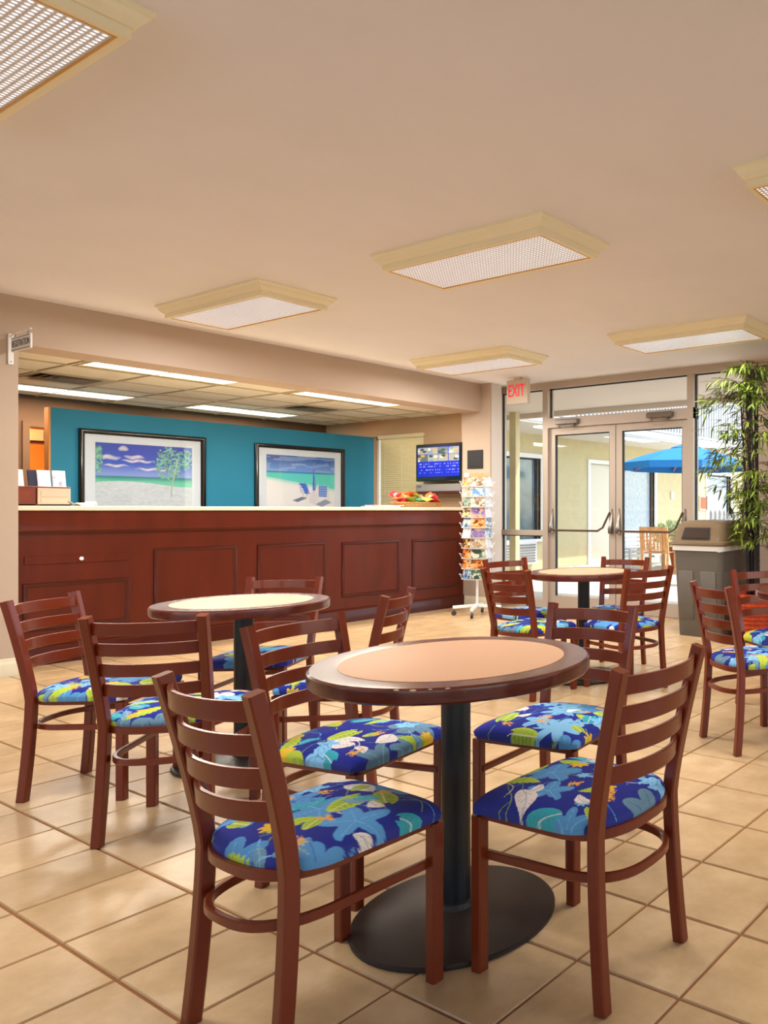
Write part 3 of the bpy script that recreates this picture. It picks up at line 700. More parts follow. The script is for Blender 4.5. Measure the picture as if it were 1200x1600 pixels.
for k, (y, c, lb) in enumerate(((5.62, '6B3A5C', 'purple-edged magazine lying left of the snack basket, lowest of the pile'), (5.67, 'E8A37A', 'peach magazine lying on top of the pile left of the snack basket'))):
    t = thing('magazine', lb, 'magazine', (-7.66, y, CT+k*.013), R(8*k-4), 'magazines beside the snack basket')
    MB().cbox(-.12, .12, -.17, .17, 0, .0115, .002).build('pages', M['paper'], t); MB().cbox(-.122, .122, -.172, .172, .0112, .0128, .0003).build('cover', mat('magazine cover %d' % k, c, .3), t)

# television with on-screen guide
tv = thing('television', 'wall-hung black flat television showing a blue guide screen', 'television', (-7.97, YE-.14, 1.585))
TW, TH = .86, .485
MB().cbox(-TW/2, TW/2, -.035, .035, 0, TH, .008).build('casing', M['tvb'], tv)
MB().cbox(-.15, .15, .035, .138, .14, .34, .004).build('wall_mount', M['silver'], tv)
def tvcol(ny, nx):
    o_ = np.zeros((ny, nx, 3)); rg = np.random.RandomState(3); yy, xx = np.mgrid[0:1:ny*1j, 0:1:nx*1j]
    o_[:] = lin('0A1CB0')
    for i in range(4):
        for j in range(2):
            base = np.array(lin(['5E6A62', '8C9286', '4C5A50', '9AA08C'][rg.randint(4)]))
            m_ = (xx > .01+i*.247) & (xx < .245+i*.247) & (yy > .52+j*.235) & (yy < .74+j*.235)
            o_[m_] = base
            for q in range(5):
                cx, cy = .01+i*.247+.235*rg.rand(), .53+j*.235+.2*rg.rand()
                o_[m_ & (((xx-cx)/.05)**2+((yy-cy)/.045)**2 < 1)] = np.array(lin(['2C3A34', 'C0C4B2', 'A88A60', '6A8496'][rg.randint(4)]))
    for v in (.43, .34, .22, .13):
        for q in range(26):
            x0 = rg.rand(); o_[(np.abs(yy-v) < .012) & (xx > x0) & (xx < x0+.015)] = lin('8EA2FF')
    return o_
P = plane_pts(TW-.07, TH-.10, 120, 70); P[..., 1] -= .0358; P[..., 2] += .06
grid_print('screen', P, tvcol(70, 120), M['screen'], tv, smooth=False)
sb = thing('speaker_shelf', 'grey slim media box under the television', 'media box', (-8.03, YE, 1.42))
MB().cbox(-.42, .44, -.14, 0, .03, .13, .008).build('body', M['silver'], sb); MB().cbox(-.44, .46, -.16, 0, 0, .028, .004).build('shelf_board', M['mahogd'], sb); MB().cbox(-.38, -.30, -.146, -.139, .095, .105, .001).build('badge', M['ink'], sb)

# framed beach pictures
def picture(y0, y1, z1, label, art):
    W_, H_ = y1-y0, (y1-y0)*.80
    t = thing('framed_picture', label, 'picture', (-9.50, (y0+y1)/2, z1-H_), R(90), 'framed beach prints on the teal wall')
    f = MB(); prof = [(0, 0), (0, .032), (.012, .042), (.03, .042), (.042, .03), (.05, .018), (.05, 0)]
    ring = []
    for sx, sz in ((-1, -1), (1, -1), (1, 1), (-1, 1)):
        ring.append([(sx*(W_/2-wd), -d, (0 if sz < 0 else H_)-sz*wd) for wd, d in prof])
    ring.append(ring[0]); f.loft(ring, cap0=False, cap1=False).build('frame', M['frameb'], t, smooth=50)
    MB().box(-W_/2+.01, W_/2-.01, -.012, 0, .01, H_-.01).build('mat_board', M['matb'], t, smooth=0)
    nx, ny = 260, 170; aw, ah = W_-.28, H_-.26
    P = plane_pts(aw, ah, nx, ny); P[..., 1] = -.0135; P[..., 2] += .13
    grid_print('print', P, art(ny, nx), M['art'], t, smooth=False)
    MB().box(-W_/2+.045, W_/2-.045, -.0172, -.0155, .045, H_-.045).build('glass', M['glass'], t, smooth=0)
def sm(a, b, x): t_ = np.clip((x-a)/(b-a), 0, 1); return (t_*t_*(3-2*t_))[..., None]
def L3(h): return np.array(lin(h))
def vnoise(yy, xx, fx, fy, seed):
    rg = np.random.RandomState(seed); g = rg.rand(int(fy)+3, int(fx)+3); X_ = xx*fx; Y_ = yy*fy
    i, j = np.floor(X_).astype(int), np.floor(Y_).astype(int); u, v = X_-i, Y_-j; u = u*u*(3-2*u); v = v*v*(3-2*v)
    return (g[j, i]*(1-u)+g[j, i+1]*u)*(1-v)+(g[j+1, i]*(1-u)+g[j+1, i+1]*u)*v
def art1(ny, nx):
    yy, xx = np.mgrid[0:1:ny*1j, 0:1:nx*1j]; hz = .50
    o_ = L3('2F58C8')*(1-sm(hz, 1, yy))*1.0+L3('2A3CB0')*sm(hz, 1, yy); o_ = o_*(1-.55*(1-sm(hz, .72, yy)))+L3('A8B4E6')*.55*(1-sm(hz, .72, yy))
    for seed, cy, cx, rx, ry in ((1, .80, .38, .10, .03), (2, .74, .42, .16, .022), (3, .78, .12, .12, .035), (4, .66, .2, .12, .02), (5, .92, .27, .05, .04), (6, .62, .6, .2, .02)):
        d = ((xx-cx)/rx)**2+((yy-cy+.01*np.sin(xx*40))/ry)**2; k_ = np.clip(1.3-d, 0, 1)[..., None]*.85*(0.6+.5*vnoise(yy, xx, 30, 20, seed))[..., None]
        o_ = o_*(1-k_)+L3('E9D8DC')*k_
    sea = yy < hz; o_[sea] = (L3('1E7C84')*sm(.40, hz, yy)+L3('67C0A8')*(1-sm(.40, hz, yy)))[sea]
    snd = yy < .40+.03*np.sin(xx*5)-.02*xx; o_[snd] = (L3('C9CBD6')*(.85+.2*vnoise(yy, xx, 30, 60, 9))[..., None])[snd]
    # palm foliage on the right, wispy leaves at the left
    for cx, cy, rx, ry, n_ in ((.74, .72, .14, .26, 1), (.93, .8, .08, .16, 2), (.03, .75, .04, .2, 3)):
        v = vnoise(yy, xx, 60, 44, 20+n_); m_ = (((xx-cx)/rx)**2+((yy-cy)/ry)**2 < .6+.8*v) & (v > .38) & (yy > .42)
        o_[m_] = L3('6FA79A')*(.5+.9*vnoise(yy, xx, 50, 50, 31))[..., None][m_]
    m_ = (np.abs(xx-.80+.03*np.sin(yy*6)) < .008) & (yy > .2) & (yy < .8); o_[m_] = L3('9FB0A0')
    return o_
def poly_mask(xx, yy, pts):
    m_ = np.zeros(xx.shape, bool); n_ = len(pts)
    for i in range(n_):
        (x0, y0), (x1, y1) = pts[i], pts[(i+1) % n_]
        if y0 == y1: continue
        c = ((yy < y0) != (yy < y1)) & (xx < (x1-x0)*(yy-y0)/(y1-y0)+x0); m_ ^= c
    return m_
def art2(ny, nx):
    yy, xx = np.mgrid[0:1:ny*1j, 0:1:nx*1j]; hz = .70-.0*xx
    o_ = L3('1D4F9E')*sm(.7, 1, yy)+L3('6E93D4')*(1-sm(.7, 1, yy)); k_ = (vnoise(yy, xx, 8, 26, 2) > .62)[..., None]*.35; o_ = o_*(1-k_)+L3('A9BCE6')*k_
    sea = yy < hz; o_[sea] = (L3('1C6E9C')*sm(.66, .70, yy)+L3('5CC7BE')*(1-sm(.66, .70, yy)))[sea]
    sl_ = .60-.20*xx; m_ = yy < sl_; k_ = sm(0, .08, sl_-yy); o_ = np.where(m_[..., None], L3('9FD6CE')*(1-k_)+L3('E4DDE2')*k_, o_)
    B_, B2 = L3('1A4FC4'), L3('2C3C9C')
    for pts, c in (([(.46, .50), (.56, .49), (.60, .36), (.62, .30), (.55, .29), (.52, .38)], B_), ([(.44, .50), (.455, .50), (.54, .24), (.525, .24)], L3('C8B8B0')), ([(.60, .35), (.615, .35), (.56, .2), (.545, .2)], L3('C8B8B0')),
                   ([(.745, .47), (.88, .45), (.875, .24), (.745, .25)], L3('5C7FD0')), ([(.735, .49), (.75, .49), (.75, .13), (.735, .13)], L3('D8CCC8')), ([(.885, .46), (.9, .46), (.9, .12), (.885, .12)], L3('D8CCC8')),
                   ([(.675, .86), (.66, .40), (.665, .36), (.70, .36), (.705, .40)], B_), ([(.68, .9), (.685, .9), (.69, .1), (.68, .1)], L3('B8B0C0')),
                   ([(.64, .34), (.70, .36), (.73, .30), (.71, .10), (.62, .12), (.60, .2)], L3('D9CCDC')), ([(.36, .17), (.50, .24), (.58, .22), (.44, .14)], L3('6F7898')), ([(.70, .10), (.85, .2), (.95, .14), (.80, .05)], L3('9298B0'))):
        o_[poly_mask(xx, yy, pts)] = c
    for q in range(5):
        m_ = (np.abs(yy-(.28+.045*q)) < .006) & (xx > .75) & (xx < .872); o_[m_] = L3('AEBFEA')
        m_ = (np.abs((yy+.4*(xx-.5))-(.33+.04*q)) < .006) & (xx > .47) & (xx < .60) & (yy > .29); o_[m_] = L3('6E8FE6')
    return o_
picture(3.473, 4.663, 2.047, 'black framed print of a blue sky, clouds and beach palms, left on the teal wall', art1)
picture(5.218, 6.40, 2.032, 'black framed print of two blue beach chairs, right one on the teal wall', art2)

# plaque on the pier
pq = thing('wall_plaque', 'small black square plaque on the beige pier above the postcard rack', 'plaque', (-7.306, 6.70, 1.727))
MB().cbox(-.135, .135, -.012, 0, 0, .233, .003).build('plate', M['plaque'], pq)
for k in range(5): MB().box(-.09+.01*(k % 2), .09-.01*(k % 2), -.0125, -.0119, .05+k*.028, .054+k*.028).build('engraved_line', M['ink'], pq, smooth=0)

# exit sign
ex = thing('exit_sign', 'cream exit sign with red letters hanging from the ceiling by the glass wall', 'sign', (-6.48, 6.60, 2.465))
MB().cbox(-.165, .165, -.03, .03, 0, .29, .006).build('housing', M['exitc'], ex); MB().cbox(-.05, .05, -.022, .022, .288, .315, .003).build('canopy', M['exitc'], ex)
text_mb('EXIT', .21, .002).xf(Matrix.Translation((-.004, -.0325, .150)) @ Matrix.Rotation(PI/2, 4, 'X') @ Matrix.Diagonal((.62, 1, 1, 1))).build('lettering', M['exitr'], ex, smooth=0)

# registration sign on its white bracket
rs = thing('registration_sign', 'small hanging plate reading REGISTRATION on a white wall bracket', 'sign', (XW, 2.235, 2.27))
MB().cbox(0, .012, -.016, .016, 0, .225, .003).build('wall_plate', M['white'], rs)
for z in (.02, .20): MB().cyl((.012, 0, z), (.015, 0, z), .004, n=8).build('screw', M['steel'], rs)
MB().tube([(.01, .0, .205), (.10, 0, .222), (.36, 0, .222)], .006, 8).build('arm', M['white'], rs)
for x in (.09, .31): MB().tube([(x, 0, .222), (x+.008, 0, .21), (x-.006, 0, .20), (x, 0, .187)], .0022, 6).build('hook', M['bronze'], rs)
pl = MB().cbox(.035, .365, -.006, .006, .085, .19, .002).build('name_plate', M['white'], rs)
f = MB(); f.box(.045, .355, -.0075, -.006, .093, .096); f.box(.045, .355, -.0075, -.006, .179, .182); f.build('border_line', M['ink'], pl, smooth=0)
text_mb('REGISTRATION', .062, .0006).xf(Matrix.Translation((.20, -.0066, .137)) @ Matrix.Rotation(PI/2, 4, 'X') @ Matrix.Diagonal((.72, 1.1, 1, 1))).build('lettering', M['ink'], pl, smooth=0)

# ================================================================== CEILING FIXTURES
FX, FYd, DP = .70, .285, .095
def fixture(x, y, label):
    t = thing('ceiling_light', label, 'light', (x, y, CEIL), 0, 'moulded ceiling lights of the dining room')
    prof = [(0, 0), (0, -.014), (.012, -.022), (.020, -.040), (.036, -.056), (.040, -.062), (.048, -.064), (.048, -DP), (.074, -DP), (.074, -DP+.012)]
    ring = []
    for sx, sy in ((-1, -1), (1, -1), (1, 1), (-1, 1)): ring.append([(sx*(FX-wd), sy*(FYd-wd), z) for wd, z in prof])
    ring.append(ring[0]); MB().loft(ring, closed=False, cap0=False, cap1=False).build('crown_surround', M['fix'], t, smooth=20)
    lx, ly = FX-.074, FYd-.074; g = MB()
    g.box(-lx, lx, -ly, -ly+.006, -DP-.001, -DP+.006); g.box(-lx, lx, ly-.006, ly, -DP-.001, -DP+.006); g.box(-lx, -lx+.006, -ly, ly, -DP-.0012, -DP+.006); g.box(lx-.006, lx, -ly, ly, -DP-.0012, -DP+.006)
    g.build('lens_edge', M['gold'], t, smooth=0)
    MB().box(-lx+.003, lx-.003, -ly+.003, ly-.003, -DP+.004, -DP+.010).build('prismatic_lens', M['lens'], t, smooth=0)
    L = bpy.data.lights.new('ceiling_lamp', 'AREA'); L.shape = 'RECTANGLE'; L.size = 2*lx; L.size_y = 2*ly; L.energy = LAMP_MAIN; L.color = (.95, .96, 1)
    lo = bpy.data.objects.new('ceiling_lamp', L); C.objects.link(lo); lo.location = (x, y, CEIL-DP-.004); lo.visible_glossy = False
fixture(-3.42, .91, 'cream moulded ceiling light cut by the top left corner of the photo')
fixture(-3.455, 3.26, 'cream moulded ceiling light in the middle of the ceiling, nearest whole one')
fixture(-5.92, 3.18, 'cream moulded ceiling light nearest the registration end of the beam')
fixture(-6.00, 5.54, 'cream moulded ceiling light just left of the exit sign')
fixture(-3.49, 5.64, 'cream moulded ceiling light in front of the glass wall beside the bamboo')
fixture(-.945, 3.30, 'cream moulded ceiling light cut by the right edge of the photo')

# ================================================================== TABLES
def round_table(x, y, label, rr=.395):
    t = thing('round_table', label, 'table', (x, y, 0), 0, 'round cafe tables')
    MB().lathe([(rr-.10, .7655), (rr-.085, .767), (rr-.008, .767), (rr-.001, .762), (rr, .756), (rr-.001, .730), (rr-.006, .724), (rr-.10, .724)], 72).build('table_edge', M['edge'], t)
    MB().lathe([(rr-.078, .760), (rr-.078, .7678), (rr-.080, .7682)], 72).build('table_top', M['lam'], t)
    MB().lathe([(.042, .03), (.042, .708)], 28).build('column', M['black'], t)
    MB().lathe([(.29, 0), (.29, .008), (.285, .013), (.10, .028), (.055, .034), (.052, .05), (.042, .052)], 56).build('base', M['basebl'], t)
    s_ = MB()
    for a in (0, PI/2): s_.add(*(lambda m_: (m_.v, m_.f))(MB().cbox(-.22, .22, -.02, .02, .708, .724, .002).xf(Matrix.Rotation(a+.6, 4, 'Z'))))
    s_.build('spider_bracket', M['black'], t)
    return t
nt_ = round_table(-1.80, 1.575, 'nearest round cafe table with tan top and chipped dark edge on a black pedestal')
M['chip'] = mat('bare wood chip', 'D9B48A', .7)
for a, z, r_ in ((-62, .765, .0035), (-56, .764, .004), (-50, .7655, .0025), (-44, .7655, .003), (-38, .752, .002), (-30, .748, .002), (-66, .75, .0015)):
    MB().lathe([(r_, -.0008), (r_*.8, .0006), (r_*.2, .0010)], 7).xf(Matrix.Translation((.3935*math.cos(R(a)), .3935*math.sin(R(a)), z)) @ Matrix.Rotation(R(a), 4, 'Z') @ Matrix.Rotation(PI/2-.5*(z > .76), 4, 'Y') @ Matrix.Diagonal((.7, 2.2, 1, 1))).build('chipped_spot', M['chip'], nt_)
round_table(-3.82, 2.05, 'round cafe table with tan top in front of the counter, left of the nearest table', .375)
round_table(-3.56, 4.28, 'round cafe table beside the glass doors, farthest from the counter end')
round_table(-1.555, 3.95, 'round cafe table cut by the right edge of the photo near the bamboo')

# ================================================================== CHAIRS
COL = {k: np.array(lin(h)) for k, h in dict(navy='232C82', sky='5C9ACB', pale='86BEDD', teal='3AA3AE', lime='B3C23C', lime2='8DA53A', yel='E4B42C', cream='EBDACB', org='E8A23A', steel='6E8FA0').items()}
N_ = 168
def fabric_cols(xx, yy, seed):
    rg = random.Random(seed); o_ = np.zeros(xx.shape+(3,)); o_[:] = COL['navy']
    def loc(cx, cy, a):
        dx, dy = xx-cx, yy-cy; return dx*math.cos(a)+dy*math.sin(a), -dx*math.sin(a)+dy*math.cos(a)
    def vein(m_, c, k=.75):
        o_[m_] = o_[m_]*(1-k)+c*k
    def pointed(cx, cy, a, Ln, Wd, c, vc, serr=0):
        u, v = loc(cx, cy, a); s_ = np.clip(u/Ln, 0, 1); v = v-.012*np.sin(s_*3)
        wdt = Wd*np.sin(PI*s_**.75)**.85*(1+serr*np.sin(s_*46)); m_ = (u > 0) & (u < Ln) & (np.abs(v) < wdt); o_[m_] = c
        vein(m_ & (np.abs(v) < .0011), vc); vein(m_ & (np.abs(((u-np.abs(v)*.9)/Ln*7) % 1-.5) < .055) & (np.abs(v) < wdt*.82), vc, .6)
        stem = (np.abs(v+.0) < .0014) & (u < 0) & (u > -Ln*.35); vein(stem, vc, 1)
    def lobed(cx, cy, a, rad, c, vc, n=5):
        ex_ = rg.choice([.7, 1.3, 1.7])
        u, v = loc(cx, cy, a); r_ = np.hypot(u, v); th = np.arctan2(v, u)
        lim = rad*(.50+.50*np.abs(np.cos(th*n/2))**ex_)*(1-.25*(np.abs(th) > 2.6)); m_ = r_ < lim; o_[m_] = c
        vein(m_ & (np.abs(np.sin(th*n/2))*r_ < .0022) & (r_ < lim*.85), vc)
    def heart(cx, cy, a, Ln, c, c2, vc):
        u, v = loc(cx, cy, a); s_ = np.clip(u/Ln, -.25, 1)
        wdt = Ln*.46*np.sqrt(np.clip((1-s_)*(s_+.25)*1.9, 0, 1))*(1-.25*s_); m_ = (u > -.25*Ln) & (u < Ln) & (np.abs(v) < wdt) & ~((np.abs(v) < .12*Ln) & (u < -.08*Ln)); o_[m_] = c
        inn = m_ & (np.abs(v) < wdt*.72) & (np.abs(v) > .003) & (((u-np.abs(v)*.6)/Ln*6) % 1 < .62) & (u < .8*Ln); o_[inn] = c2
        vein(m_ & (np.abs(v) < .0013), vc)
    def frill(cx, cy, rad, c, oc_):
        u, v = loc(cx, cy, 0); r_ = np.hypot(u, v); th = np.arctan2(v, u); lim = rad*(.82+.18*np.cos(th*8)); m_ = r_ < lim; o_[m_] = c
        vein(m_ & (r_ > lim*.88), oc_, .5); vein(m_ & (np.abs(np.sin(r_*380)) < .18), oc_, .35)
    def berries(cx, cy, rad, c):
        for q in range(9):
            bx_, by_ = cx+rg.uniform(-rad, rad), cy+rg.uniform(-rad, rad)*.7; m_ = (xx-bx_)**2+(yy-by_)**2 < (.0048)**2; o_[m_] = c
            vein((np.abs((yy-by_)-(xx-bx_)*rg.uniform(-1, 1)) < .0012) & (np.hypot(xx-bx_, yy-by_) < .014), c, .9)
    # vines
    for q in range(9):
        a = rg.uniform(0, 6.28); u, v = loc(rg.uniform(-.2, .2), rg.uniform(-.2, .2), a); m_ = (np.abs(v-.03*np.sin(u*26)) < .0013) & (np.abs(u) < .11); o_[m_] = COL[rg.choice(['cream', 'sky', 'lime2'])]
    cells = [(i, j) for i in range(5) for j in range(5)]; rg.shuffle(cells)
    kinds = ['lobed', 'lobed', 'heart', 'cream', 'lobed', 'limep', 'teal', 'cream', 'heart', 'yel', 'sky', 'lobed', 'limep']
    for k, (i, j) in enumerate(cells):
        cx, cy = -.225+.1125*i+rg.uniform(-.03, .03), -.225+.1125*j+rg.uniform(-.03, .03); a = rg.uniform(0, 6.28); kd = kinds[k % len(kinds)]
        if kd == 'lobed': lobed(cx, cy, a, rg.uniform(.066, .092), COL[rg.choice(['sky', 'sky', 'pale', 'steel'])]*rg.uniform(.8, 1), COL['navy'] if rg.random() < .4 else COL['pale'], rg.choice([5, 5, 7]))
    for k, (i, j) in enumerate(cells):
        cx, cy = -.225+.1125*i+rg.uniform(-.03, .03), -.225+.1125*j+rg.uniform(-.03, .03); a = rg.uniform(0, 6.28); kd = kinds[k % len(kinds)]
        if kd == 'heart': heart(cx, cy, a, rg.uniform(.080, .105), COL['lime'], COL['lime2'], COL['cream'])
        elif kd == 'cream': pointed(cx, cy, a, rg.uniform(.085, .12), rg.uniform(.022, .032), COL['cream'], COL['steel'])
        elif kd == 'limep': pointed(cx, cy, a, rg.uniform(.10, .14), .026, COL['lime'], COL['lime2']*.8, .12)
        elif kd == 'teal': heart(cx, cy, a, rg.uniform(.065, .085), COL['teal'], COL['teal']*.9, COL['cream'])
        elif kd == 'yel': frill(cx, cy, rg.uniform(.028, .038), COL['yel'], COL['org']); pointed(cx+.02, cy, a, .09, .02, COL['lime'], COL['lime2'])
        elif kd == 'sky': frill(cx, cy, .022, COL['pale'], COL['navy'])
    for q in range(12):
        cx, cy, a = rg.uniform(-.2, .2), rg.uniform(-.2, .2), rg.uniform(0, 6.28); kd = rg.choice(['p', 'c', 'l', 't', 's'])
        if kd == 'c': pointed(cx, cy, a, .06, .016, COL['cream'], COL['steel'])
        elif kd == 'l': heart(cx, cy, a, .05, COL['lime'], COL['lime2'], COL['cream'])
        elif kd == 't': pointed(cx, cy, a, .07, .017, COL['teal'], COL['pale'])
        elif kd == 's': lobed(cx, cy, a, .04, COL['pale'], COL['navy'])
        else: pointed(cx, cy, a, .08, .014, COL['steel'], COL['pale'])
    for q in range(5): berries(rg.uniform(-.17, .17), rg.uniform(-.17, .17), .018, COL['org'])
    return o_
def cushion_mesh(seed):
    s_ = np.linspace(-1, 1, N_); e_ = np.sign(s_)*(1-(1-np.abs(s_))**1.35); b, a = np.meshgrid(e_, e_, indexing='ij')
    Wd = .208+.006*b; x = a*Wd
    yf = .212+.010*(1-a**2)-.024*np.abs(a)**9; yb = -.085-.125*np.sqrt(np.clip(1-np.abs(a)**2.4, 0, 1)); y = yb+(yf-yb)*(b+1)/2
    pr__ = np.sqrt(np.clip(1-np.abs(a)**7, 0, 1))*np.sqrt(np.clip(1-np.abs(b)**7, 0, 1)); z = .428+.034*pr__+.010*(1-a*a)*(1-b*b)
    P = np.stack([x, y, z], -1); col_ = fabric_cols(x, y, seed)
    # tuck under: shrink border ring downwards
    cen = np.array([0, .03, 0]); edge = np.zeros((N_, N_), bool); edge[0] = edge[-1] = True; edge[:, 0] = edge[:, -1] = True
    P[edge] = cen+(P[edge]-cen)*np.array([.985, .985, 1])-np.array([0, 0, .012])
    return grid_print('_', P, col_, M['fabric'])
cush = [cushion_mesh(s_) for s_ in (3, 8, 14, 21)]
def hoop(hwf, yf, hwb, yc, yb, z, n=22):
    pts = [(-hwf, yf, z), (-hwb-(hwf-hwb)*.3, (yf*.4+yc*.6), z)]
    for i in range(n+1):
        a = PI*i/n; c, s_ = math.cos(a), math.sin(a)
        pts.append((-hwb*(abs(c)**.72)*(1 if c > 0 else -1), yc-(yc-yb)*(abs(s_)**.85), z))
    return pts+[(hwb+(hwf-hwb)*.3, (yf*.4+yc*.6), z), (hwf, yf, z)]
def make_chair():
    t = link('dining_chair', None)
    fp = MB().sweep([(0, 0, 0), (0, 0, .408)], .034, .034, (1, 0, 0), .004).mesh('leg', M['chair'])
    for sx in (-1, 1):
        link('leg', fp, t, (sx*.190, .187, 0))
        pts = []
        for k in range(17):
            z = .832*k/16
            if z < .42: q = 1-z/.42; y = -.178-.028*q**1.6; xx_ = .168+.010*q
            else: q = (z-.42)/.412; y = -.178-.085*q**1.25; xx_ = .168+.017*q
            pts.append((sx*xx_, y, z))
        MB().sweep(pts, .036, .032, (1, 0, 0), .004).build('back_post', M['chair'], t)
    for (px, py) in ((-.190, .187), (.190, .187), (-.178, -.206), (.178, -.206)): MB().cbox(px-.015, px+.015, py-.015, py+.015, -.0005, .006, .002).build('glide', M['foot'], t)
    for k, zt in enumerate((.812, .736, .660, .584)):
        q = (zt-.022-.42)/.412; y0 = -.178-.085*q**1.25; hx = .168+.017*q-.006; rings = []
        for i in range(17):
            u = i/16*2-1; x = hx*u; yy_ = y0+.008-.050*(1-abs(u)**2.3); th = .006
            rings.append([(x, yy_+th-.002, zt-.045), (x, yy_+th, zt-.043), (x, yy_+th-.003, zt-.002), (x, yy_+th-.005, zt), (x, yy_-th-.001, zt), (x, yy_-th-.003, zt-.002), (x, yy_-th, zt-.043), (x, yy_-th+.002, zt-.045)])
        MB().loft(rings).build('back_slat', M['chair'], t)
    MB().sweep(hoop(.19, .187, .186, -.06, -.212, .412), .014, .026, (0, 0, 1), .002).build('seat_frame', M['chair'], t)
    pl_ = hoop(.188, .19, .182, -.06, -.205, 0)
    MB().prism([(x, y) for x, y, z in pl_], .404, .424).build('seat_board', M['chair'], t)
    MB().cbox(-.19, .19, .178, .200, .398, .424, .003).build('front_rail', M['chair'], t)
    MB().sweep(hoop(.178, .187, .170, -.04, -.228, .302), .016, .023, (0, 0, 1), .003).build('stretcher', M['chair'], t)
    link('seat_cushion', cush[0], t)
    return t
proto = make_chair()
GR = 'leaf print dining chairs'
CH = [
 (-1.785, 1.140, 90, 0, 'nearest leaf-print dining chair, back to the camera, lower left of the nearest table'),
 (-1.345, 1.610, 181, 1, 'leaf-print dining chair at the right of the nearest table, its back to the right edge'),
 (-2.310, 1.600, 11, 2, 'leaf-print dining chair left of the nearest table, front legs beside the pedestal base'),
 (-1.880, 2.100, -82, 3, 'leaf-print dining chair on the far side of the nearest table, facing the camera'),
 (-3.99, 1.56, 35, 1, 'leftmost leaf-print dining chair, its slats shining, beside the beige wall end'),
 (-3.276, 1.525, 131, 2, 'leaf-print dining chair seen from behind, second from the left'),
 (-4.08, 2.28, -55, 0, 'leaf-print dining chair between its table and the middle of the counter'),
 (-3.22, 2.15, 215, 3, 'leaf-print dining chair seen edge-on behind the left of the nearest table'),
 (-3.56, 3.76, 92, 2, 'leaf-print dining chair, back to the camera, at the table by the glass doors'),
 (-4.06, 4.23, -6, 3, 'leaf-print dining chair beside the postcard rack, behind the front left one'),
 (-3.56, 4.62, -75, 1, 'leaf-print dining chair nearest the glass doors, behind the table'),
 (-3.11, 4.18, 164, 0, 'leaf-print dining chair right of the glass-door table, left of the bin'),
 (-1.80, 3.54, 59, 1, 'leaf-print dining chair in front of the grey rubbish bin, whole one at the right edge'),
 (-1.95, 4.20, -31, 2, 'leaf-print dining chair cut by the right edge, in front of the red basket'),
]
for k, (x, y, a, v, lb) in enumerate(CH):
    o = proto if k == 0 else copy_tree(proto)
    o.location = (x, y, .001); o.rotation_euler = (0, 0, R(a-90)); tag(o, lb, 'chair', GR)
    for c in o.children:
        if c.name.startswith('seat_cushion'): c.data = cush[v]

# ================================================================== RUBBISH BIN
tb_ = thing('rubbish_bin', 'tall grey plastic rubbish bin with taupe domed flap lid', 'bin', (-3.70, 6.40, 0), R(-4))
def rr3(hx, hy, r_, z, n=5): return [(x, y, z) for x, y in rrect(hx, hy, r_, n)]
MB().loft([rr3(.245, .245, .05, 0), rr3(.25, .25, .055, .012), rr3(.285, .285, .06, .84), rr3(.298, .298, .06, .845), rr3(.298, .298, .06, .875), rr3(.28, .28, .055, .875), rr3(.27, .27, .05, .80)], cap1=True).build('body', M['trash'], tb_)
for (a, dx) in ((0, -.13), (0, .13), (PI/2, -.13), (PI/2, .13)):
    p_ = MB().loft([[(x+dx, -(.2525+.032*(z/.8))-d, z) for x in (-.085, .085)]+[(x+dx, -(.2525+.032*(z/.8))+.02, z) for x in (.085, -.085)] for z, d in ((.16, .0), (.17, .006), (.62, .006), (.63, .0))]).xf(Matrix.Rotation(a, 4, 'Z'))
    p_.build('raised_panel', M['trash'], tb_)
lg = MB().loft([[(x*s_, y*s_, z) for x, y in rrect(.300, .300, .06, 5)] for s_, z in ((1.0, .80), (1.005, .84), (1.01, .885), (1.0, .885))], cap0=False, cap1=False)
lg = MB()
pts = rrect(.300, .300, .06, 5)
rg = random.Random(4); lows = [.842+(-.022 if (y < 0) else .0)+rg.uniform(-.006, .006) for x, y in pts]
lg.loft([[(x*1.004, y*1.004, lo_) for (x, y), lo_ in zip(pts, lows)], [(x*1.012, y*1.012, .88) for x, y in pts], [(x*1.0, y*1.0, .89) for x, y in pts]], cap0=False, cap1=False)
lg.build('liner_bag', M['bag'], tb_)
lid = MB().loft([rr3(.312, .312, .07, .872), rr3(.318, .318, .07, .885), rr3(.314, .314, .07, .905), rr3(.302, .302, .07, .915), rr3(.288, .275, .08, 1.0), rr3(.278, .255, .09, 1.06), rr3(.262, .235, .10, 1.088), rr3(.22, .19, .10, 1.108), rr3(.12, .10, .08, 1.115)]).build('dome_lid', M['lid'], tb_)
op = MB().loft([[(x, -(.300-.31*(z-.915))-d, z) for x, z in ((-.165, .935), (.165, .935), (.145, 1.045), (-.145, 1.045))] for d in (-.02, .010)])
op.build('flap_surround', M['ink'], lid)
MB().loft([[(x, -(.300-.31*(z-.915))-d, z) for x, z in ((-.145, .948), (.145, .948), (.128, 1.033), (-.128, 1.033))] for d in (.005, .016)]).build('flap', M['flap'], lid)

